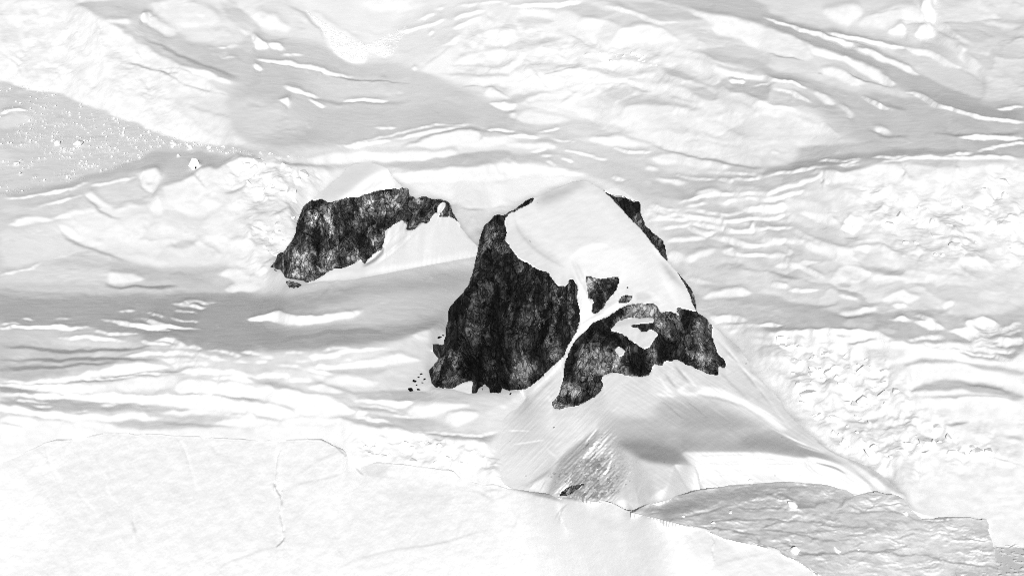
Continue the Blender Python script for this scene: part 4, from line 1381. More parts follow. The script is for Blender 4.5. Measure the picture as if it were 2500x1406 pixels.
def rock_material(name, k=1.0, tilt=0.0):
    m, t, P, new, ln = material(name)
    c = mapped(t, (1, 1, 1))
    A = noise_node(t, mapped(t, (.03, .03, .011), (0, tilt, 0)), 1.0, 4, .6)
    B = noise_node(t, mapped(t, (.15, .15, .08), (0, tilt+.3, 0)), 1.0, 6, .6)
    C = noise_node(t, c, .5, 5, .62)
    wn = new('ShaderNodeTexNoise'); wn.inputs['Scale'].default_value = .07; wn.inputs['Detail'].default_value = 5; ln(c, wn.inputs['Vector'])
    va = new('ShaderNodeVectorMath'); va.operation = 'MULTIPLY_ADD'; va.inputs[1].default_value = (18, 18, 18)
    ln(wn.outputs['Color'], va.inputs[0]); ln(c, va.inputs[2])
    def cells(sc):
        mp = new('ShaderNodeMapping'); mp.inputs['Scale'].default_value = sc; mp.inputs['Rotation'].default_value = (0, tilt+.25, 0); ln(va.outputs[0], mp.inputs[0])
        vo = new('ShaderNodeTexVoronoi'); vo.inputs['Scale'].default_value = 1.0; ln(mp.outputs[0], vo.inputs['Vector'])
        ve = new('ShaderNodeTexVoronoi'); ve.feature = 'DISTANCE_TO_EDGE'; ve.inputs['Scale'].default_value = 1.0; ln(mp.outputs[0], ve.inputs['Vector'])
        b_ = new('ShaderNodeRGBToBW'); ln(vo.outputs['Color'], b_.inputs[0]); return b_.outputs[0], ve.outputs['Distance']
    f1, e1 = cells((.06, .06, .03)); f2, e2 = cells((.17, .17, .09))
    def mul(p, q):
        n = new('ShaderNodeMath'); n.operation = 'MULTIPLY'; ln(p, n.inputs[0]); ln(q, n.inputs[1]); return n.outputs[0]
    at_ = new('ShaderNodeAttribute'); at_.attribute_name = 'shade_tone'      # gully shade painted into the rock colour, with paler rock patches
    v = mul(mul(ramp(t, A, [(.38, .35), (.62, 1.0)]), ramp(t, B, [(.36, .42), (.5, .7), (.62, 1.0)])), mul(ramp(t, C, [(.36, .62), (.62, 1.0)]), mul(ramp(t, f1, [(.25, .22), (.75, 1.0)]), ramp(t, f2, [(.2, .28), (.8, 1.0)]))))
    v = mul(v, at_.outputs['Fac'])
    ln(ramp(t, v, [(0, .002*k), (.035, .012*k), (.15, .07*k), (.6, .36*k)]), P.inputs['Base Color'])
    P.inputs['Roughness'].default_value = .85; P.inputs['Specular IOR Level'].default_value = .15
    nb = bump(t, B, .8, 2.5); nb = bump(t, ramp(t, e1, [(0, 0), (.09, 1)]), 1.0, 4.5, nb); nb = bump(t, ramp(t, e2, [(0, 0), (.14, 1)]), 1.0, 2.4, nb); nb = bump(t, f2, .8, 1.5, nb); nb = bump(t, C, .7, .7, nb)
    ln(nb, P.inputs['Normal']); return m
M_SNOW = snow_material('glacier_snow')
M_FIRN = snow_material('wind_packed_snow', fine=.12, coarse=.12)
M_ROCK = rock_material('dark_rock', .8)

# ------------------------------------------------------------------ read the survey
POLY = parse_polys(ROCK_TXT)
def polys(n): return [p for m, p in POLY if m == n]
def ragged(P, amp, seed, step=5.):
    """a traced outline gets the small unevenness of a broken edge"""
    Q = np.vstack([P, P[:1]]); L = np.r_[0, np.cumsum(np.hypot(*np.diff(Q, axis=0).T))]
    s = np.arange(0, L[-1], step); R = np.stack([np.interp(s, L, Q[:, 0]), np.interp(s, L, Q[:, 1])], 1)
    return R + amp*np.stack([fbm(R[:, 0]/14+seed, R[:, 1]/14, 3), fbm(R[:, 0]/14, R[:, 1]/14+seed+50, 3)], 1)
gx_, gy_ = imgXY()
def mask_of(names, amp=2.2, speckle=0, within=None, ledge=9.):
    M = np.zeros((GH, GW))
    for k, (n, P) in enumerate(POLY):
        if n in names or (n[0] == '-' and n[1:] in names):
            r = cover(ragged(P, amp, k), .4)
            if r is None: continue
            sl, a = r
            M[sl] = M[sl]*(1-a) if n[0] == '-' else np.maximum(M[sl], a)
    if speckle:                # the border breaks up into stones and snow patches
        if within is not None: M = np.where(within < .5, blur(M, 4) > .2, M)*1.
        M = (blur(M, 1.6*speckle) + .13*fbm(gx_/9, gy_/7, 4, .55) > .5)*1.
        # snow caught on ledges
        M = M*(perlin(gx_/17+4, (gy_+.25*gx_+6*fbm(gx_/30, gy_/30, 2))/4.2) + .55*fbm(gx_/45, gy_/38, 3) < ledge)
    return M
TONE_G = paint(parse(PAINT_G), np.full((GH, GW), 230.), 26)
gx, gy = imgXY()
dom = {k: mask_of([k], 1.2) for k in ('domB', 'domC')}
for k in ('domE', 'domF'): dom[k] = mask_of([k], 1.0)
def erode(m, px): return np.clip(blur((m > .5)*1., px/2)*2-1, 0, 1)
dom['domF'] = dom['domF']*(erode(dom['domE'], 14) < .35)
dom['domC'] = dom['domC']*(erode(np.maximum(dom['domE'], dom['domF']), 12) < .35)
# under the mountains the ice just runs on level
for k in ('domB', 'domC'):
    TONE_G += blur(dom[k], 3)*(188 + 36*np.clip((1400-gx)/120, 0, 1)*np.clip((gy-960)/40, 0, 1) - TONE_G)
# the ice front drops into the sea at the lower right
# ------------------------------------------------------------------ the glacier: one height field whose slopes follow the light on the snow
GX = np.arange(-980, 980.1, 1.7); GY = np.arange(2080, 3960.1, 1.25)
BASE = math.tan(rad(10.0))
XX, YY = np.meshgrid(GX, GY)
def base_z(Y): return (Y-YC)*BASE
kx = 2*np.pi*np.fft.fftfreq(len(GX), GX[1]-GX[0])[None, :]; ky = 2*np.pi*np.fft.fftfreq(len(GY), GY[1]-GY[0])[:, None]
dX, dY = -math.sin(SUN_AZ), math.cos(SUN_AZ)
D = 1j*(kx*dX + ky*dY); K2 = kx*kx+ky*ky
LAM, MU = .06, (1/700.)**2*.15
edge = np.clip((980-np.abs(XX))/90, 0, 1)*np.clip((YY-2080)/60, 0, 1)*np.clip((3960-YY)/120, 0, 1)
# where the glacier is broken into blocks
def soft(poly, b):
    M = np.zeros((GH, GW)); r = cover(np.array(poly, float), b); M[r[0]] = r[1]; return M
ICEFALL = [soft([(1880,800),(1980,830),(2150,870),(2230,960),(2300,1030),(2480,1080),(2480,1120),(2200,1150),(2060,1110),(1960,990),(1880,880)], 26),
           soft([(560,400),(640,385),(800,410),(770,470),(720,560),(690,640),(640,680),(600,640),(600,520),(540,460)], 20),
           soft([(840,1065),(1000,1060),(1200,1090),(1230,1160),(1110,1150),(880,1125)], 10),
           soft([(2060,440),(2300,450),(2480,420),(2600,420),(2600,640),(2300,650),(2100,570)], 40),
           soft([(1120,40),(1300,80),(1560,100),(1760,190),(1600,230),(1300,200),(1100,160)], 40),
           soft([(0,40),(150,30),(300,80),(420,170),(540,330),(400,300),(200,220),(0,190)], 40)]
bl = sum(w*m for m, w in zip(ICEFALL, (1., .9, 1., .85, .5, .45)))
bl = np.clip(bl*(.8+.8*fbm(gx/70, gy/50, 3)), 0, 1)
w1, w2 = 9*fbm(gx/24, gy/24, 4), 9*fbm(gx/24+9, gy/24+4, 4)
h1, e1 = blocks((gx+w1)/44, (gy+w2)/27); h2, e2 = blocks((gx+w1)/19+7, (gy+w2)/12)
TONE_G += bl*(34*(np.clip(h1, -.4, 1.4)-.6) + 20*(np.clip(h2, -.4, 1.4)-.5))
crk = np.exp(-(e1/.035)**2)*np.clip(fbm(gx/30, gy/30, 2)*2.2, 0, 1) + .7*np.exp(-(e2/.06)**2)*np.clip(fbm(gx/22+5, gy/22, 2)*2.2-.3, 0, 1)
TONE_G -= bl*40*crk
# flow bands and fine crevasse traces that run with the ice
fw = 26*fbm(gx/170, gy/80, 3); quiet = np.clip(.6+1.3*fbm(gx/150+2, gy/70, 3), 0, 1)
band = fbm(gx/120, (gy+fw)/13, 4, .6)
thr = perlin(gx/75+3, (gy+fw)/9)
TONE_G += quiet*(4.5*band + 20*np.exp(-(thr/.05)**2)*np.clip(1.8*perlin(gx/60, gy/24)-.15, 0, 1) - 18*np.exp(-((thr-.22)/.05)**2)*np.clip(1.8*perlin(gx/55+8, gy/22)-.1, 0, 1))
# overlapping folds of ice with crisp lips
FOLD = .9*soft([(1090,30),(1300,60),(1700,90),(2000,200),(2080,340),(1880,400),(1500,350),(1200,240)], 60) + soft([(1600,500),(1900,430),(2150,520),(2400,640),(2600,700),(2300,770),(1750,740)], 50) + .8*soft([(150,480),(480,450),(580,560),(560,690),(250,660)], 50) + .7*soft([(250,-100),(640,-100),(650,120),(400,90)], 40) + .9*soft([(0,860),(400,840),(900,900),(1150,1000),(1000,1050),(500,1020),(0,1040)], 40) + .8*soft([(2150,-100),(2600,-100),(2600,240),(2300,150)], 50)
FOLD = np.clip(FOLD, 0, 1)
fa, fb = 40*fbm(gx/130+7, gy/90, 4), 22*fbm(gx/110, gy/60+3, 4)
hA, eA = blocks((gx+fa)/185, (gy+fb-.12*gx)/33); hB, eB = blocks((gx+.7*fa)/64+5, (gy+.8*fb+.05*gx)/12)
TONE_G += FOLD*(15*(np.clip(hA, -.3, 1.3)-.5) + 3.5*(np.clip(hB, -.3, 1.3)-.5) - 16*np.exp(-(eA/.045)**2)*np.clip(.5+1.5*fbm(gx/50, gy/30, 2), 0, 1))
white = np.clip((TONE_G-236)/10, 0, 1)
TONE_G += white*(5*fbm(gx/4.5, gy/22, 3, .6) + 4*fbm(gx/30, gy/18, 3) - 2)
TONE_G = 227 + (TONE_G-227)*1.04
TONE_G += .8*(TONE_G-blur(TONE_G, 1.6))
TONE_G += 8*np.clip((gx-1700)/200, 0, 1)*np.clip((gy-330)/150, 0, 1)
wide = blur(TONE_G, 7)
TONE_G -= np.clip(wide-246, 0, 20)*.75
TONE_G += np.clip((wide-238)/8, 0, 1)*(3.5*fbm(gx/9+3, gy/5, 4, .65) + 4*fbm(gx/45, gy/20, 3))
LIN_G = srgb2lin(np.clip(TONE_G, 120, 300))
# small unevenness of the tone so that no traced line stays ruler-clean
WX = 9.0*fbm(gx/70, gy/40, 5, .55); WY = 4.5*fbm(gx/60+40, gy/30+7, 5, .55)
LIN_G = sample(LIN_G, (gy+WY+PADY)/2, (gx+WX+PADX)/2)
LIN_G = LIN_G*(1+.015*fbm(gx/11, gy/6, 3))
Z = base_z(YY)
res = np.zeros_like(Z)
for it in range(11):
    gxd = np.gradient(Z, GX[1]-GX[0], axis=1); gyd = np.gradient(Z, GY[1]-GY[0], axis=0)
    q = gxd*dY - gyd*dX
    x, y = project(XX, YY, Z)
    I = (img(LIN_G, x, y)-AMB)/AMP
    p = slope_for(I, np.clip(q, -.6, .6))
    BASE += float((p-BASE*dY)[edge > .9].mean())*(.8 if it < 6 else 0)
    pr = (p - BASE*dY)*edge
    res_n = np.real(np.fft.ifft2(np.conj(D)*np.fft.fft2(pr)/(np.abs(D)**2 + LAM*K2*(.3+.7*np.exp(-K2*400.)) + MU)))
    res = res*.5 + res_n*.5 if it else res_n
    Z = base_z(YY) + res*edge
gxd = np.gradient(Z, GX[1]-GX[0], axis=1); gyd = np.gradient(Z, GY[1]-GY[0], axis=0)
print('base slope', math.degrees(math.atan(BASE)), 'glacier relief', res.min(), res.max(), 'slope pct', np.percentile(np.hypot(gxd, gyd), [5, 50, 95, 99.5]))
x, y = project(XX, YY, Z)
ice = img(np.clip(bl, 0, 1), x, y)
h2, e2 = blocks(XX/6+.3*fbm(XX/9+5, YY/9, 2), YY/5+3)
detail = ice*(.55*(h2-.5))
detail += (.16*fbm(XX/22, YY/13, 4) + .05*ridged(XX/9, YY/5, 3))*(.35+.65*np.clip(.5+fbm(XX/150, YY/90, 3), 0, 1))
Z = Z + detail*edge
def glacier_z(X, Y):
    z = sample(Z, (Y-GY[0])/(GY[1]-GY[0]), (X-GX[0])/(GX[1]-GX[0])); return z
# depth seen along every ray (for standing things on the ice)
def depth_map():
    A = np.full((GH//2+2, GW//2+2), 1e9)
    x, y = project(XX, YY, Z)
    for fy in (0, .5):
        for fx in (0, .5):
            Zs = Z[:-1, :-1]*(1-fx)*(1-fy)+Z[:-1, 1:]*fx*(1-fy)+Z[1:, :-1]*(1-fx)*fy+Z[1:, 1:]*fx*fy
            Xs = XX[:-1, :-1]+fx*(GX[1]-GX[0]); Ys = YY[:-1, :-1]+fy*(GY[1]-GY[0])
            x, y = project(Xs, Ys, Zs)
            i = np.round((y+PADY)/4).astype(int); j = np.round((x+PADX)/4).astype(int)
            ok = (i >= 0) & (j >= 0) & (i < A.shape[0]) & (j < A.shape[1])
            np.minimum.at(A, (i[ok], j[ok]), Ys[ok])
    for _ in range(60):
        bad = A > 1e8
        if not bad.any(): break
        B = np.where(bad, 0, A); W = (~bad)*1.
        s = np.zeros_like(A); w = np.zeros_like(A)
        for a, b in ((0, 1), (0, -1), (1, 0), (-1, 0)):
            s += np.roll(B, (a, b), (0, 1)); w += np.roll(W, (a, b), (0, 1))
        A = np.where(bad & (w > 0), s/np.maximum(w, 1), A)
    return A
DEPTH = depth_map()
def ice_depth(x, y): return sample(DEPTH, (np.asarray(y, float)+PADY)/4, (np.asarray(x, float)+PADX)/4)
SEA_Z = float(at(2470, 1321, ice_depth(2470, 1312))[2])
print('sea level', SEA_Z, 'depths', [round(float(ice_depth(a, b))) for a, b in ((1150,960),(700,700),(1350,1000),(600,1066),(2000,1180),(2460,1318),(1250,20))])
# mesh: denser where it is near the eye, running on beyond the frame
def spread(lo, hi, n, ext, k=10):
    c = np.linspace(lo, hi, n); w = c[1]-c[0]
    e = np.cumsum(w*np.geomspace(2, ext, k)); return np.r_[lo-e[::-1], c, hi+e]
xi = spread(-.236, .236, 860, 260, 8)
eta = np.r_[2100., 2140, 2170]
rows = np.cumsum(np.r_[2185., np.linspace(1.2, 1.75, 1200)]); rows = rows[rows < 3830]
far = rows[-1] + np.cumsum(2.5*np.geomspace(2, 150, 12))
ry = np.r_[eta, rows, far]
MX, MY = xi[None, :]*ry[:, None], np.repeat(ry[:, None], len(xi), 1)
MZ = glacier_z(MX, MY)
out = np.clip((MY-GY[-1]+100)/60, 0, 1); far_z = base_z(MY); MZ = MZ*(1-out)+far_z*out
outx = np.clip((np.abs(MX)-GX[-1]+100)/60, 0, 1); MZ = MZ*(1-outx)+far_z*outx
px_, py_ = project(MX, MY, MZ)
hid = np.clip(img(blur(erode(np.maximum(dom['domE'], dom['domF']), 40), 8), px_, py_)*1.6-.3, 0, 1)   # ice dips away under the near dome and ridge
MZ = MZ - hid*70
V = np.stack([MX, MY, MZ], -1).reshape(-1, 3); nr, nc = MX.shape
ii, jj = np.meshgrid(np.arange(nr-1), np.arange(nc-1), indexing='ij'); b0 = (ii*nc+jj).ravel()
F = np.stack([b0, b0+1, b0+nc+1, b0+nc], 1)
glacier = add('glacier', mesh_arrays('glacier', V, F, M_SNOW), kind='structure', label='white crevassed glacier filling the valley behind and around the two rock peaks')
print('glacier quads', len(F))
# ------------------------------------------------------------------ mountains and near ice: surfaces built from slope, facing and where they meet the ice
def solve_sheet(mask, gv, gh, wv, wh, anchor, wa, y0, init=None):
    """least squares: rise per row, drift per column, fixed depths. returns depth Y on the raster window"""
    prev = init
    for L in ((8, 4, 2, 1) if init is None else (1,)):
        h, w = mask.shape; H, W = -(-h//L), -(-w//L)
        def down(A, m, scale=1.):
            P = np.zeros((H*L, W*L)); Q = np.zeros_like(P)
            P[:h, :w] = A*m; Q[:h, :w] = m
            P = P.reshape(H, L, W, L).sum((1, 3)); Q = Q.reshape(H, L, W, L).sum((1, 3))
            return np.where(Q > 0, P/np.maximum(Q, 1e-9), 0)*scale, Q > (0 if L > 1 else .5)
        m = mask.astype(float)
        GV, MK = down(gv, m, L); GHh, _ = down(gh, m, L); WV, _ = down(wv, m); WH, _ = down(wh, m)
        an = (wa > 0)*m; AN, AM = down(anchor, an); WA, _ = down(wa, an); WA = np.where(AM, WA*L*L, 0)
        pv = (MK[:-1] & MK[1:])*np.minimum(WV[:-1], WV[1:]); ph = (MK[:, :-1] & MK[:, 1:])*np.minimum(WH[:, :-1], WH[:, 1:])
        bv = .5*(GV[:-1]+GV[1:]); bh = .5*(GHh[:, :-1]+GHh[:, 1:])
        def A(x):
            r = WA*x
            d = pv*(x[:-1]-x[1:]); r[:-1] += d; r[1:] -= d
            d = ph*(x[:, 1:]-x[:, :-1]); r[:, 1:] += d; r[:, :-1] -= d
            return r + (~MK)*x
        b = WA*AN
        d = pv*bv; b[:-1] += d; b[1:] -= d
        d = ph*bh; b[:, 1:] += d; b[:, :-1] -= d
        diag = WA + (~MK)*1.
        diag[:-1] += pv; diag[1:] += pv; diag[:, 1:] += ph; diag[:, :-1] += ph
        diag = np.maximum(diag, 1e-6)
        if prev is None: x = np.full((H, W), float(y0))
        elif init is not None: x = init.copy()
        else: x = np.kron(prev, np.ones((2, 2)))[:H, :W]
        x = np.where(MK, x, 0)
        r = b-A(x); z = r/diag; p = z.copy(); rz = (r*z).sum()
        for _ in range((90 if init is not None else 140) if L == 1 else 400):
            Ap = A(p); al = rz/max((p*Ap).sum(), 1e-12)
            x += al*p; r -= al*Ap; z = r/diag; rn = (r*z).sum()
            if rn < 1e-9: break
            p = z + rn/rz*p; rz = rn
        # spread into the empty cells so that refinement starts sensibly
        y = x.copy(); k = MK.copy()
        for _ in range(3):
            s = np.zeros_like(y); c = np.zeros_like(y)
            for a, q in ((0, 1), (0, -1), (1, 0), (-1, 0)):
                s += np.roll(y*k, (a, q), (0, 1)); c += np.roll(k*1., (a, q), (0, 1))
            f = (~k) & (c > 0); y[f] = s[f]/c[f]; k = k | f
        prev = y
    return prev

def sheet(domain, tone, steep, lateral, anchors, y0, rounds=5, wh0=.09):
    """domain: mask raster; tone: grey of the snow; steep: [(mask, slope deg)] for rock; lateral: [(mask, deg)]; anchors: (raster weight, raster depth)"""
    rws = np.where(domain.max(1) > .5)[0]; cls = np.where(domain.max(0) > .5)[0]
    sl = (slice(rws[0], rws[-1]+1), slice(cls[0], cls[-1]+1))
    mk = domain[sl] > .5; X, Y = gx[sl], gy[sl]
    a, b = ray(X, Y); dep = np.arctan(-b)
    mpp = 2*(y0/cd)/FPX
    lat = np.zeros(mk.shape); wl = np.full(mk.shape, wh0)
    for m, dg in lateral:
        lat += m[sl]*(rad(dg)-lat); wl += m[sl]*(.5-wl)
    th_fix = np.zeros(mk.shape); is_fix = np.zeros(mk.shape)
    for m, dg in steep:
        th_fix += m[sl]*(rad(dg)-th_fix); is_fix = np.maximum(is_fix, m[sl])
    It = np.clip((srgb2lin(tone[sl])-AMB)/AMP, .02, .93)
    th = np.arcsin(np.clip(It, .02, .95)) - SUN_EL
    D_ = None
    for k in range(rounds):
        t = np.clip(th*(1-is_fix) + th_fix*is_fix, rad(-12), rad(80))
        gv = mpp*np.cos(t)/np.maximum(np.sin(t+dep), .16)
        D_ = solve_sheet(mk, gv, mpp*np.tan(lat), np.ones(mk.shape), wl, anchors[1][sl], anchors[0][sl], y0, D_)
        P = at(X, Y, D_)
        if k < rounds-1:
            du = np.gradient(P, axis=1); dv = np.gradient(P, axis=0)
            n = np.cross(dv, du); n /= np.linalg.norm(n, axis=-1, keepdims=True)+1e-9
            n *= np.sign((n*(P-np.array([0, 0, CAM_H]))).sum(-1, keepdims=True))*-1
            I = (n*SUN_DIR).sum(-1)
            th = np.clip(th + .7*(It-I)*(1-is_fix), rad(-12), rad(62))
    return sl, mk, D_

def to_mesh(sl, mk, D_, split, back=((3, -4), (20, -30), (120, -190))):
    """quads of a sheet; closed backwards and down behind its rim; split: list of (key, mask) for faces, rest is 'snow'"""
    X, Y = gx[sl], gy[sl]
    V = at(X, Y, D_).reshape(-1, 3); h, w = mk.shape
    q = mk[:-1, :-1] & mk[1:, :-1] & mk[:-1, 1:] & mk[1:, 1:]
    i, j = np.where(q); b0 = i*w+j
    F = np.stack([b0+w, b0+w+1, b0+1, b0], 1)
    key = np.zeros(len(F), int)
    for k, (n, m) in enumerate(split):
        mm = m[sl]; c = .25*(mm[i, j]+mm[i+1, j]+mm[i, j+1]+mm[i+1, j+1]); key[c > .5] = k+1
    # rim
    E = np.concatenate([F[:, [k, (k+1) % 4]] for k in range(4)]); ek = np.tile(key, 4)
    code = np.minimum(E[:, 0], E[:, 1]).astype(np.int64)*(h*w)+np.maximum(E[:, 0], E[:, 1])
    u, idx, cnt = np.unique(code, return_index=True, return_counts=True)
    rim = idx[cnt == 1]; RE, RK = E[rim], ek[rim]
    rv, inv = np.unique(RE, return_inverse=True); inv = inv.reshape(RE.shape)
    base = len(V); VV = [V]; FF = [F]; KK = [key]
    P0 = V[rv]
    VV.append(P0.copy()); prev = np.arange(base, base+len(rv)); base += len(rv)
    for n, (by, bz) in enumerate(back):
        jit = fbm(P0[:, 0]/25+n*9, P0[:, 2]/25, 3)*.25*by
        sgn = np.stack([np.zeros(len(rv)), np.full(len(rv), by)+jit, np.full(len(rv), float(bz))], 1)
        VV.append(P0+sgn); cur = np.arange(base, base+len(rv)); base += len(rv)
        FF.append(np.stack([prev[inv[:, 1]], prev[inv[:, 0]], cur[inv[:, 0]], cur[inv[:, 1]]], 1)); KK.append(RK)
        prev = cur
    V = np.vstack(VV); F = np.vstack(FF); K = np.concatenate(KK)
    names = ['snow']+[n for n, _ in split]
    return {n: compact(V, F[K == k]) for k, n in enumerate(names) if (K == k).any()}

def pm(poly, b=3.):
    M = np.zeros((GH, GW)); r = cover(np.array(poly, float), b)
    if r: M[r[0]] = r[1]
    return M
def raster_line(pts, w):
    M = np.zeros((GH, GW)); r = stroke(np.array(pts, float), w, .2); M[r[0]] = r[1]; return M
def crag(X, Zz, amp, seed=0., lean=0.0):
    """relief of a weathered rock wall (metres towards the eye), gullies running down"""
    s = X + lean*Zz
    wv = 12*fbm(s/60+seed, Zz/80, 3) + 3*fbm(s/14+seed, Zz/22, 3)
    r = 3.0*fbm((s+wv)/48+seed, Zz/110, 3)
    for w, l, a, n in ((44, 230, 7.0, .10), (21, 120, 3.6, .11), (9.5, 55, 1.7, .13), (4.6, 24, .8, .15)):
        g = np.abs(perlin((s+wv)/w+seed*3.1+w, (Zz+.3*wv)/l-seed))
        r = r - a*np.exp(-(g/n)**2)*np.clip(.55+1.2*perlin(s/(2.2*w)+7*seed, Zz/(.5*l)), 0, 1)
    h, e = blocks((s+wv)/13+seed, (Zz+wv)/30)
    h2, e2 = blocks((s+.5*wv)/5+seed, (Zz-.5*wv)/8)
    led = perlin(s/70+seed, (Zz+.25*s)/11)
    return amp*(r + 5.5*(h-.5) + 2.2*(h2-.5) + .9*fbm(s/8+seed, Zz/13, 5, .6) - 1.0*np.exp(-(led/.08)**2))
def rough_rock(sl, D_, rock, amp, seed, lean=0.0, fade=5):
    P = at(gx[sl], gy[sl], D_)
    m = np.clip(blur((rock[sl] > .5)*1., fade)*2-1, 0, 1)**.7
    m = np.where(rock[sl] > .5, np.maximum(m, .12), 0)
    D_ = D_ + m*2.2*np.clip(-np.log2(SHADE_TONE[sl]), 0, 2.5)*amp
    return D_ - m*crag(P[..., 0], P[..., 2], amp, seed, lean)

SHADE_TONE = paint(parse(SHADE_TONE_TXT), np.full((GH, GW), 120.), 0, False)  # traced dark gully bands, their shade put into the colour, and paler patches
SHADE_TONE = sample(SHADE_TONE, (gy+7*fbm(gx/26, gy/30, 4, .6)+PADY)/2, (gx+9*fbm(gx/22+5, gy/30, 4, .6)+PADX)/2)
SHADE_TONE = np.clip(2.0**((SHADE_TONE-128)/34.), .1, 4.5)
def shade_tone(o):
    me = o.data; co = np.empty(len(me.vertices)*3, np.float32); me.vertices.foreach_get('co', co); co = co.reshape(-1, 3)+np.array(o.parent.location)
    x, y = project(co[:, 0].astype(float), co[:, 1].astype(float), co[:, 2].astype(float))
    a = me.attributes.new('shade_tone', 'FLOAT', 'POINT'); a.data.foreach_set('value', img(SHADE_TONE, x, y).astype(np.float32))
# ---- main peak
TONE_C = paint(parse(PAINT_C), np.full((GH, GW), 226.))
LINC = 224 + 1.35*(TONE_C-224) + 3 + 3.5*fbm(gx/30, gy/14, 4, .6) + 3.5*fbm((gx*.5+gy)/6, (gx-gy*.5)/40, 3, .6)
rock_main = mask_of(['wall', 'outcrop', 'shoulder', 'edge'])
wall = mask_of(['wall'], 2.2, 1, dom['domC']); shoulder = mask_of(['shoulder'], 2.2, 1, dom['domC']); outs = mask_of(['outcrop'], 2.2, .8); edge_r = mask_of(['edge'])
G = ice_depth(gx, gy)
foot = [(1046,905),(1058,948),(1100,954),(1150,966),(1200,966),(1265,955),(1281,972),(1243,1005)]
foot2 = [(1243,1005),(1215,1034),(1200,1072),(1196,1105),(1205,1145),(1230,1180)]
wa = np.maximum(raster_line(foot, 12), .03*raster_line(foot2, 12))
latC = [(pm([(1380,420),(1700,740),(1640,760),(1430,690),(1230,600),(1240,500)], 14), 6),
        (pm([(1480,950),(1650,900),(1800,830),(2070,1110),(2230,1260),(1800,1180),(1500,1080)], 16), 24),
        (pm([(1590,600),(1700,740),(1800,860),(1870,900),(2080,1110),(2240,1260),(2150,1260),(1960,1080),(1800,950),(1660,760)], 5), 52),
        (pm([(1500,930),(1500,1010),(1470,1080),(1300,1240),(1150,1120),(1200,1020),(1350,900)], 14), -16),
        (pm([(1600,590),(1640,650),(1700,745),(1690,760),(1640,700)], 3), 60),
        (wall, -42), (pm([(1020,960),(1060,780),(1100,690),(1170,540),(1230,500),(1210,540),(1165,640),(1130,740),(1100,880),(1090,960)], 10)*wall, -72),
        (pm([(1395,660),(1425,700),(1425,790),(1380,850),(1330,940),(1300,930),(1380,780)], 6)*wall, 22),
        (shoulder, -6), (pm([(1340,1010),(1370,880),(1420,800),(1500,760),(1450,830),(1420,930),(1390,990)], 8)*shoulder, -42),
        (pm([(1690,760),(1740,790),(1775,900),(1760,925),(1720,900)], 6)*shoulder, 48)]
stC = [(wall, 71), (pm([(1165,600),(1250,520),(1300,620),(1230,650)], 10)*wall, 46), (pm([(1240,520),(1320,480),(1300,505),(1250,530)], 4)*wall, 40),
       (shoulder, 60), (pm([(1420,780),(1520,740),(1620,750),(1640,800),(1500,830),(1420,850)], 10)*shoulder, 34), (pm([(1540,880),(1640,840),(1760,880),(1760,925),(1540,930)], 8)*shoulder, 70),
       (outs, 58), (edge_r, 60)]
slC, mkC, DC = sheet(dom['domC'], LINC, stC, latC, (wa, G+2.5), 2560.)
print('main peak depth', DC[mkC].min(), DC[mkC].max())
DC = rough_rock(slC, DC, wall, 1.0, 1.3, .10)
DC = rough_rock(slC, DC, shoulder, .7, 7.1, -.25)
DC = rough_rock(slC, DC, outs, .5, 4.2); DC = rough_rock(slC, DC, edge_r, .4, 9.2)
# wind furrows on the lower slopes
PC = at(gx[slC], gy[slC], DC)
low = pm([(1490,900),(1700,830),(2080,1110),(2200,1250),(1500,1200),(1180,1150),(1280,950),(1400,930)], 20)[slC]*(rock_main[slC] < .5)
right = np.clip((gx[slC]-1480)/60, 0, 1)
sx, sz = gx[slC], gy[slC]
fur = right*fbm((sx*.62-sz*.95)/5.0, (sx*.95+sz*.62)/110, 3) + (1-right)*fbm((sx*.75+sz*.75)/5.0, (sx*.75-sz*.75)/90, 3)
dirt = pm([(1360,1130),(1470,1050),(1500,1060),(1545,1140),(1500,1220),(1340,1215),(1370,1170)], 6)[slC]
DC -= low*.27*fur + dirt*(1.1*fur + .9*fbm(sx/6, sz/5, 3))
dirty = (.75*pm([(1350,1165),(1378,1120),(1480,1040),(1490,1070),(1480,1110),(1545,1145),(1535,1180),(1500,1240),(1330,1240)], 24) + .62*fbm((gx*.75+gy*.66+9*fbm(gx/25, gy/25, 3))/7, (gx*.66-gy*.75)/40, 4, .65)*np.clip(.7+fbm(gx/30, gy/30, 2), .3, 1.3) > .66)*1.
partsC = to_mesh(slC, mkC, DC, [('dirty', dirty), ('wall', wall), ('shoulder', shoulder), ('edge', edge_r), ('outcrop', outs)])
print({k: v[1].shape for k, v in partsC.items()})
main_peak = link(bpy.data.objects.new('rock_peak', None))
main_peak.location = (0, 2560, 0)
main_peak['label'] = 'tall dark rock peak with smooth snow cap and long snow ridge running down right'; main_peak['category'] = 'mountain peak'
def islands(F, n):
    lab = np.arange(n)
    while True:
        m = lab[F].min(1); new_ = lab.copy()
        np.minimum.at(new_, F.ravel(), np.repeat(m, F.shape[1])); new_ = new_[new_]
        if (new_ == lab).all(): return lab[F[:, 0]]
        lab = new_
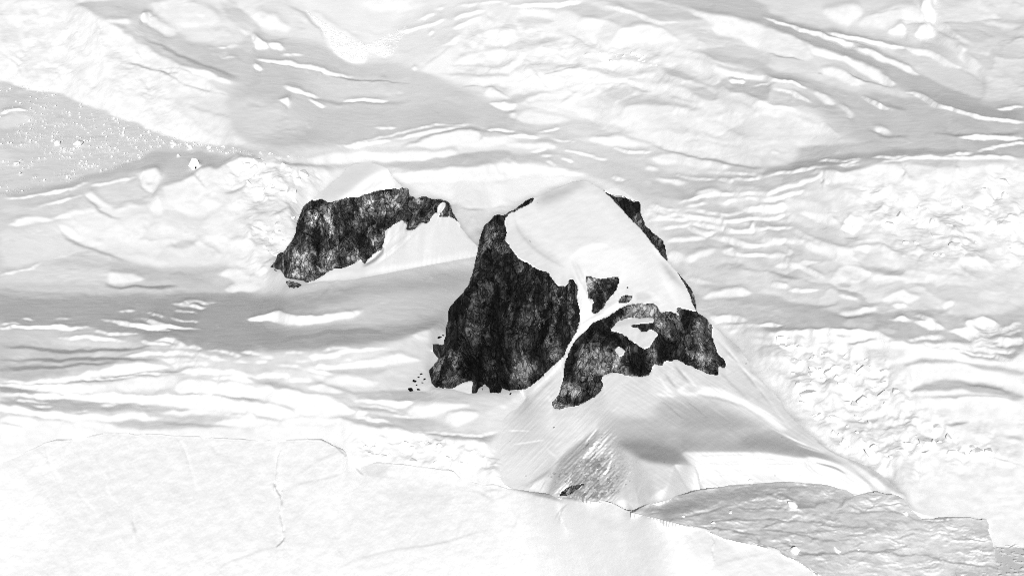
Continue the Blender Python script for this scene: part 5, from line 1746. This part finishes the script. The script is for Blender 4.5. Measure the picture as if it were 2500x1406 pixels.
def part(name, vf, mat, parent, smooth=True, small='rock_outcrop', crumbs='stones'):
    """the main piece, each separate patch a part of its own, crumbs together"""
    V, F = vf; lab = islands(F, len(V)); u, c = np.unique(lab, return_counts=True); o = None; rest = []
    for q, l in enumerate(u[np.argsort(-c)]):
        f = F[lab == l]
        if q and len(f) < 70: rest.append(f); continue
        v2, f2 = compact(V, f)
        o = add(name if q == 0 else small, mesh_arrays(name, v2-np.array(parent.location), f2, mat, smooth), parent)
        if not smooth: shade_tone(o)
    if rest:
        v2, f2 = compact(V, np.vstack(rest)); add(crumbs, mesh_arrays(crumbs, v2-np.array(parent.location), f2, mat, smooth), parent, kind='stuff')
        if not smooth: shade_tone(scene.collection.objects[-1])
M_SLOPE = snow_material('windblown_snow', fine=.14, coarse=.12)
part('snow_cap', partsC['snow'], M_SLOPE, main_peak, True, 'snow_patch', 'snow_specks')
part('rock_wall', partsC['wall'], M_ROCK, main_peak, False)
M_ROCK2 = rock_material('grey_rock', 1.3, .5)
M_DIRTY = snow_material('dirty_ice', .42, .8, .9, .9)
part('dirty_ice', partsC['dirty'], M_DIRTY, main_peak, True, 'dirty_ice', 'dirty_streaks')
part('rock_shoulder', partsC['shoulder'], M_ROCK2, main_peak, False)
part('rock_edge', partsC['edge'], M_ROCK, main_peak, False)
part('rock_outcrop', partsC['outcrop'], M_ROCK2, main_peak, False)

# ---- the rock step behind its right hand ridge
bw_m = np.maximum(mask_of(['backwall'], 1.5), mask_of(['backcap'], .6))
Yr = np.full((GH, GW), np.nan); Yr[slC] = np.where(mkC, DC, np.nan)
line = [(1466,460),(1500,488),(1560,545),(1600,595),(1640,660)]
yl = np.array([np.nanmedian(Yr[int((b+8+PADY)/2)-3:int((b+8+PADY)/2)+4, int((a-8+PADX)/2)-3:int((a-8+PADX)/2)+4]) for a, b in line])
print('ridge depths', yl)
lv = np.interp(gx, [l[0] for l in line], yl) + 30
wa = raster_line(line, 8); 
slK, mkK, DK = sheet(bw_m, np.full((GH, GW), 244.), [(mask_of(['backwall']), 74)], [(bw_m, 20)], (wa, lv), float(np.nanmean(yl)), 2)
DK = rough_rock(slK, DK, mask_of(['backwall']), .6, 12.3, 0, 2)
pk = to_mesh(slK, mkK, DK, [('rock', mask_of(['backwall']))], ((10, -6), (40, -60)))
part('rock_step', pk['rock'], M_ROCK, main_peak, False)
if 'snow' in pk: part('snow_lip', pk['snow'], M_SLOPE, main_peak, True, 'snow_patch', 'snow_specks')

# ---- back peak
TONE_B = 226 + 1.2*(paint(parse(PAINT_B), np.full((GH, GW), 226.))-226) + 3 + 2.0*fbm(gx/24, gy/12, 4)
rock_b = mask_of(['bwall', 'bknob'], 2.0, .8, dom['domB'])
footB = [(657,653),(672,660),(690,668),(698,690),(704,703),(716,708),(750,697),(790,690),(850,690),(920,676),(1000,660),(1090,642),(1168,624)]
wa = raster_line(footB, 12)
latB = [(rock_b, -8), (pm([(650,660),(690,600),(720,540),(735,490),(770,485),(750,540),(730,620),(715,690),(690,700)], 6)*rock_b, -55),
        (pm([(870,560),(1000,490),(1030,520),(960,580),(880,640)], 8)*rock_b, -38), (pm([(1085,480),(1110,500),(1130,560),(1110,550)], 4)*rock_b, 50),
        (pm([(1050,560),(1130,540),(1170,610),(1165,640),(1100,640)], 10), 30), (pm([(760,490),(850,410),(930,400),(960,430),(850,470)], 10), -8),
        (pm([(940,405),(965,430),(985,455),(960,450)], 3), 50)]
stB = [(rock_b, 72), (pm([(990,540),(1060,500),(1100,490),(1120,560),(1010,560)], 5)*rock_b, 55), (pm([(690,690),(720,680),(760,690),(720,710)], 3)*rock_b, 50)]
slB, mkB, DB = sheet(dom['domB'], TONE_B, stB, latB, (wa, G+2.5), 2900.)
print('back peak depth', DB[mkB].min(), DB[mkB].max())
DB = rough_rock(slB, DB, rock_b, .8, 21.7, .02)
# the deep cleft left of the snowy spur, and the undercut at the foot
cleft = pm([(992,560),(1000,545),(1020,520),(1040,495),(1066,488),(1060,497),(1040,520),(1024,545),(1003,558)], 1.5)[slB]
cleft = np.maximum(cleft, pm([(888,648),(900,632),(920,612),(935,604),(932,617),(915,634)], 1.2)[slB])
cleft = np.maximum(cleft, pm([(697,679),(720,681),(745,688),(752,692),(740,692),(715,687),(698,684)], .8)[slB])
DB += cleft*16
partsB = to_mesh(slB, mkB, DB, [('rock', rock_b)])
back_peak = link(bpy.data.objects.new('rock_peak', None)); back_peak.location = (-150, 2900, 0)
back_peak['label'] = 'smaller lighter rock peak on the left with streaked cliff face and snow dome on top'; back_peak['category'] = 'mountain peak'
M_ROCKB = rock_material('streaked_rock', 2.0)
part('snow_cap', partsB['snow'], M_SLOPE, back_peak, True, 'snow_patch', 'snow_specks')
part('rock_wall', partsB['rock'], M_ROCKB, back_peak, False)

ZB = np.minimum(G, 1e6)
def put(sl, mk, D_): ZB[sl] = np.where(mk, np.minimum(ZB[sl], D_), ZB[sl])
put(slC, mkC, DC); put(slB, mkB, DB)
def behind(line, up=5):
    L = np.array(line, float); xs = np.arange(L[0, 0], L[-1, 0], 4.); ys = np.interp(xs, L[:, 0], L[:, 1])
    d = np.minimum(np.minimum(img(ZB, xs, ys-up), img(ZB, xs, ys-up-6)), img(ZB, xs, ys-up+8))
    k = np.ones(31)/31; d2 = np.convolve(np.pad(np.minimum(d, np.convolve(np.pad(d, 15, mode='edge'), k, 'valid')), 15, mode='edge'), k, 'valid')
    return xs, d2
# ---- near ice: the white dome lower left and the grey broken ridge lower right
opsF = [(k, ([p[0], p[1]*.55, .6] if k == 's' and p[1] < 7 else p), q) for k, p, q in parse(PAINT_F)]
TONE_F = paint(opsF, np.full((GH, GW), 216.)) + 7.0*fbm(gx/26+3, gy/9, 4, .6) - 16*np.exp(-(perlin((gx+.5*gy)/60, (gy+10*fbm(gx/60, gy/30, 3))/9)/.09)**2)*np.clip(1.5*perlin(gx/40, gy/20+4)+.4, 0, 1) + 6*fbm(gx/5+.5*gy/5, gy/4, 3) - 22*np.exp(-(perlin((gx+.4*gy)/34+3, (gy-.15*gx+8*fbm(gx/40, gy/20, 3))/6)/.10)**2)*np.clip(1.6*perlin(gx/30+2, gy/14)+.2, 0, 1) + 12*np.exp(-((perlin((gx+.4*gy)/34+3, (gy-.15*gx+8*fbm(gx/40, gy/20, 3))/6)-.3)/.12)**2)*np.clip(1.6*perlin(gx/33+2, gy/14)+.2, 0, 1)
TONE_F = sample(TONE_F, (gy+3*fbm(gx/30, gy/14, 4, .6)+PADY)/2, (gx+4*fbm(gx/26+5, gy/18, 4, .6)+PADX)/2)
crestF = [(1560,1250),(1600,1228),(1708,1200),(1778,1190),(1854,1183),(1919,1180),(2014,1188),(2090,1213),(2142,1204),(2206,1221),(2252,1271),(2295,1268),(2400,1272)]
xs, dF = behind(crestF, 12); print('F crest', dF[::20])
waF = raster_line(crestF, 5)*.6; lvF = np.interp(gx, xs, dF-6)
sea_spot = raster_line([(2424,1388),(2440,1392),(2456,1400)], 6)
a_, b_ = ray(2440, 1392); seaY = float((SEA_Z-CAM_H)/b_)
waF = np.maximum(waF, sea_spot*.6); lvF = np.where(sea_spot > 0, seaY, lvF)
latF = [(pm([(1400,1300),(1560,1240),(1900,1170),(1900,1260),(1600,1300)], 12), -18),
        (pm([(2395,1262),(2440,1262),(2470,1420),(2430,1420),(2412,1330)], 2.5), 66), (pm([(2140,1190),(2250,1260),(2240,1290),(2150,1230)], 6), 30)]
slF, mkF, DF = sheet(dom['domF'], TONE_F, [], latF, (waF, lvF), 2330., 6)
put(slF, mkF, DF)
print('ridge depth', DF[mkF].min(), DF[mkF].max(), 'z', at(gx[slF], gy[slF], DF)[..., 2][mkF].min())
sx, sz = gx[slF], gy[slF]
rw = 12*fbm(sx/60, sz/30, 4); act = np.clip(.55+1.1*fbm(sx/90+4, sz/40, 3), .1, 1)
DF -= act*(1.5*ridged((sx+.5*sz)/95, (sz-.10*sx+rw)/19, 4, .55) + .5*ridged((sx+.5*sz)/30, (sz+rw)/8, 3, .6)) + .12*fbm(sx/7, sz/4, 3)
pf = to_mesh(slF, mkF, DF, [], ((2, -3), (20, -28), (90, -120)))
M_GREY = snow_material('old_grey_ice', .80, .87, .3, .3)
ridge = add('ice_ridge', mesh_arrays('ice_ridge', *pf['snow'], M_GREY), kind='structure', label='grey rippled ice ridge in the lower right foreground')
TONE_E = paint(parse(PAINT_E), np.full((GH, GW), 249.), 0, 'half') - 5.5 + 7*fbm((gx-.6*gy)/34, (gy+.3*gx)/16, 4, .6) + 7*fbm((gx-.6*gy)/7, (gy+.5*gx)/5, 3, .6)
crestE = [(p[0], p[1]+5) for p in polys('domE')[0][:-3]]
xs, dE = behind(crestE, 12); print('E crest', dE[::30])
waE = raster_line(crestE, 5)*.6; lvE = np.interp(gx, xs, dE-2)
latE = [(pm([(1250,1190),(1600,1250),(2000,1400),(2050,1500),(1700,1500),(1500,1330)], 40), 8), (pm([(-200,1120),(120,1080),(100,1400),(-200,1500)], 25), 10)]
slE, mkE, DE = sheet(dom['domE'], TONE_E, [], latE, (waE, lvE), 2330., 6)
print('dome depth', DE[mkE].min(), DE[mkE].max(), 'crest', [float(DE[int((v+PADY)/2)-slE[0].start, int((u+PADX)/2)-slE[1].start]) for u, v in ((100,1100),(600,1080),(1200,1190),(1700,1290),(1950,1370))])
pe = to_mesh(slE, mkE, DE, [], ((2, -3), (20, -28), (90, -120)))
M_DOME = snow_material('bright_ice', .88, .92, .12, .14)
dome = add('ice_dome', mesh_arrays('ice_dome', *pe['snow'], M_DOME), kind='structure', label='smooth bright white ice dome in the lower left foreground')
# ------------------------------------------------------------------ loose things: ice blocks, boulders, stones, debris
import bmesh
def hull(seed, n=14, squash=(1, 1, .75), cut=.0):
    """an angular convex block about 2 units across"""
    r = np.random.default_rng(seed); bm = bmesh.new()
    for _ in range(n):
        v = r.normal(size=3); v /= np.linalg.norm(v); v *= r.uniform(.78, 1.0)
        v = np.sign(v)*np.abs(v)**.75*np.array(squash)
        bm.verts.new(v)
    res = bmesh.ops.convex_hull(bm, input=bm.verts)
    junk = [g for g in res['geom_interior'] if isinstance(g, bmesh.types.BMVert)]
    if junk: bmesh.ops.delete(bm, geom=junk, context='VERTS')
    me = bpy.data.meshes.new('block'); bm.to_mesh(me); bm.free(); return me
M_BLOCK = snow_material('block_ice', .88, .92, .2, .2)
BLOCKS = [hull(k, 9+k % 5, (1, 1, .7+.05*(k % 4))) for k in range(10)]
for m in BLOCKS: m.materials.append(M_BLOCK)
STONES = [hull(40+k, 14, (1, .9, .7)) for k in range(4)]
for m in STONES: m.materials.append(M_ROCK2)
def spot(x, y): return at(x, y, float(img(ZB, np.array(float(x)), np.array(float(y)))))
def lay(name, me, x, y, wpx, rz, sq=1.0, sink=.3, parent=None, **kw):
    p = spot(x, y); s = wpx*.5*(p[1]/cd)/FPX
    o = bpy.data.objects.new(name, me); o.location = (p[0], p[1], p[2]+s*sq*(.7-sink*1.4)); o.scale = (s, s*.9, s*sq); o.rotation_euler = (.2*math.sin(rz*7), .2*math.cos(rz*5), rz)
    for k, v in kw.items(): o[k] = v
    if parent: o.parent = parent; o.location = Vector(o.location)-parent.location
    return link(o)
put(slE, mkE, DE); put(slK, mkK, DK)
# boulders of ice on the grey ridge
for x, y, w, lab in ((1833, 1179, 15, 'small white ice boulder on the crest of the grey ice ridge'),
                     (1934, 1239, 27, 'large rounded white ice boulder halfway up the grey ice ridge'),
                     (1941, 1350, 27, 'large white ice boulder with dark gaps under it beside the white dome'),
                     (2047, 1345, 24, 'flat white ice boulder right of the one with dark gaps on the lower ledge'),
                     (2211, 1257, 13, 'small white ice boulder by the right shoulder of the grey ridge'),
                     (1668, 1262, 9, 'tiny white ice lump low on the left end of the grey ridge'),
                     (1741, 1279, 12, 'pale ice lump nearest the white dome edge on the grey ridge'),
                     (1784, 1252, 11, 'pale flattened ice lump on a ripple left of the large boulder'),
                     (2096, 1342, 8, 'tiny white ice lump right of the flat boulder on the lower ledge')):
    lay('ice_boulder', BLOCKS[int(x) % 10], x, y, w*1.2, x*.7, .85, .12, label=lab, category='ice boulder', group='ice boulders on the grey ridge')
# ice tower and snow heap among the left seracs
lay('ice_tower', BLOCKS[3], 474, 404, 30, .4, 1.1, .3, label='jagged white ice tower standing alone above the left snow slabs', category='ice tower')
lay('rock', STONES[2], 477, 411, 8, .9, 1., .3, label='tiny black stone under the jagged ice tower at left', category='rock')
# stones at the foot of the tall peak
for k, (x, y, w) in enumerate(((1012, 931, 13), (1022, 921, 9), (1028, 914, 8), (1036, 926, 8), (1003, 953, 18), (1022, 951, 10), (1060, 848, 20), (1068, 853, 13), (1073, 826, 15), (1082, 819, 8), (1246, 962, 9), (1352, 1043, 7), (1031, 935, 7), (1017, 940, 6))):
    lay('rock', STONES[k % 4], x, y, w, k*1.3, .7, .3, label='small dark rock poking through snow at the foot of the tall peak', category='rock', group='stones at the foot of the tall peak')
# blocks of the icefalls, part of the glacier
def scatter(poly, n, lo, hi, name, parent, seed, **kw):
    r = np.random.default_rng(seed); P = np.array(poly, float); k = 0
    while k < n:
        x, y = r.uniform(P[:, 0].min(), P[:, 0].max()), r.uniform(P[:, 1].min(), P[:, 1].max())
        if not inside(P, np.array(x), np.array(y)): continue
        k += 1; w = lo+(hi-lo)*r.random()**2.2
        lay(name, BLOCKS[r.integers(10)], x, y, w, r.uniform(0, 6.3), r.uniform(.45, .8), r.uniform(.45, .75), parent, **kw)
scatter([(1890,810),(1980,840),(2150,880),(2220,970),(2300,1050),(2450,1100),(2200,1130),(2070,1100),(1970,990),(1890,880)], 80, 14, 54, 'ice_block', glacier, 1)
scatter([(570,405),(640,390),(790,415),(740,480),(700,600),(660,640),(630,600),(640,500)], 44, 14, 46, 'ice_block', glacier, 2)
scatter([(860,1075),(1000,1070),(1190,1100),(1220,1150),(1100,1140),(890,1115)], 26, 12, 34, 'ice_block', glacier, 3)
scatter([(2080,450),(2300,470),(2470,440),(2480,620),(2300,640),(2120,560)], 26, 14, 44, 'ice_block', glacier, 4)
scatter([(1370,120),(1430,105),(1560,130),(1640,160),(1560,170),(1440,140)], 16, 6, 16, 'ice_block', glacier, 5)
# snow chunks strewn over the grey debris field; the small ones nobody could count are one mass
FIELD = [(0,205),(60,208),(150,228),(280,280),(420,332),(540,358),(700,378),(760,384),(700,392),(600,384),(480,364),(380,362),(330,395),(250,425),(120,462),(0,478)]
r = np.random.default_rng(11); P = np.array(FIELD, float); big = []; pts = []
while len(pts) < 3300:
    x, y = r.uniform(0, 770), r.uniform(200, 480)
    if not inside(P, np.array(x), np.array(y)): continue
    dens = .25 + 1.2*float(perlin(np.array(x/70+2), np.array(y/26))) + .9*math.exp(-((y-(300+.13*x))/45)**2)*(x > 60)
    if r.random() > dens: continue
    pts.append((x, y, 1.1+5*r.random()**7 + (1.1*r.random() if y > 320 else 0)))
pts.sort(key=lambda q: -q[2])
pts = [(190, 354, 26), (140, 353, 17), (424, 353, 16), (463, 362, 13), (510, 363, 11), (547, 358, 11), (436, 381, 11), (48, 425, 12), (40, 402, 14)] + pts
for x, y, w in pts[:300]:
    lay('snow_chunk', BLOCKS[int(x*7+y) % 10], x, y, w*1.15, x, .75, .15, label='white snow chunk strewn on the grey debris field at the upper left', category='snow chunk', group='chunks on the debris field')
def mass(name, pts, seed, mat, flat=.6, **kw):
    """many small angular lumps as one mesh"""
    r = np.random.default_rng(seed); n = len(pts)
    O = np.array([(1, 0, 0), (0, 1, 0), (-1, 0, 0), (0, -1, 0), (0, 0, .9), (0, 0, -.6)], float)
    T = np.array([(0, 1, 4), (1, 2, 4), (2, 3, 4), (3, 0, 4), (1, 0, 5), (2, 1, 5), (3, 2, 5), (0, 3, 5)])
    a = np.array(pts); d = img(ZB, a[:, 0], a[:, 1]); C = at(a[:, 0], a[:, 1], d)
    s = a[:, 2]*.5*(d/cd)/FPX
    an = r.uniform(0, 6.28, n); c, q = np.cos(an), np.sin(an)
    L = O[None]*r.uniform(.65, 1.15, (n, 6, 3))
    X = c[:, None]*L[..., 0]-q[:, None]*L[..., 1]; Y = q[:, None]*L[..., 0]+c[:, None]*L[..., 1]
    V = np.stack([X, Y, L[..., 2]], -1)*s[:, None, None]*np.array([1.25, 1, flat]) + C[:, None]+np.array([0, 0, .1])*s[:, None, None]
    F = (T[None]+6*np.arange(n)[:, None, None]).reshape(-1, 3)
    return add(name, mesh_arrays(name, V.reshape(-1, 3), F, mat, False), kind='stuff', **kw)
mass('ice_debris', pts[300:], 5, M_BLOCK, label='fine snow debris speckling the grey field at upper left')
tongue = np.array([(745,25),(800,60),(850,90),(895,110),(890,150),(860,152),(820,132),(805,100),(780,60)], float); tp = []
t2 = np.array([(895,108),(930,92),(1000,60),(960,130),(945,142),(900,125)], float)
while len(tp) < 2600:
    x, y = r.uniform(740, 1000), r.uniform(20, 155)
    if inside(tongue, np.array(x), np.array(y)) or (r.random() < .35 and inside(t2, np.array(x), np.array(y))): tp.append((x, y, 1.5+2.6*r.random()**3))
mass('avalanche_debris', tp, 6, M_BLOCK, label='rough avalanche snow tongue spilling down at the top centre')
fl = [(r.uniform(2395, 2600), r.uniform(1322, 1470), 5+11*r.random()**2) for _ in range(260)]
# ------------------------------------------------------------------ sea with ice in the lower right corner
m, t, Pn, new, ln = material('icy_sea')
c = mapped(t, (.10, .35, 1)); f = noise_node(t, c, .5, 6, .6)
ln(ramp(t, f, [(.27, .10), (.30, .9), (1, .92)]), Pn.inputs['Base Color']); Pn.inputs['Roughness'].default_value = .45
q0 = at(2380, 1440, 2200.); sx0, sx1 = 458., 900.
ys = np.linspace(2100, float(ice_depth(2470, 1315))+60, 24); xs_ = np.linspace(sx0, sx1, 24)
SXX, SYY = np.meshgrid(xs_, ys); V = np.stack([SXX, SYY, np.full_like(SXX, SEA_Z-1.0)], -1).reshape(-1, 3)
i_, j_ = np.meshgrid(np.arange(23), np.arange(23), indexing='ij'); b0 = (i_*24+j_).ravel()
add('sea', mesh_arrays('sea', V, np.stack([b0, b0+1, b0+25, b0+24], 1), m), kind='structure', label='pale sea covered with thin ice in the lower right corner')

ZB = np.where(gx > 2390, np.where(gy > 1321, (SEA_Z-CAM_H)/ray(gx, gy)[1], ZB), ZB)
mass('brash_ice', fl, 9, M_BLOCK, .16, label='broken brash ice floating in the lower right corner')
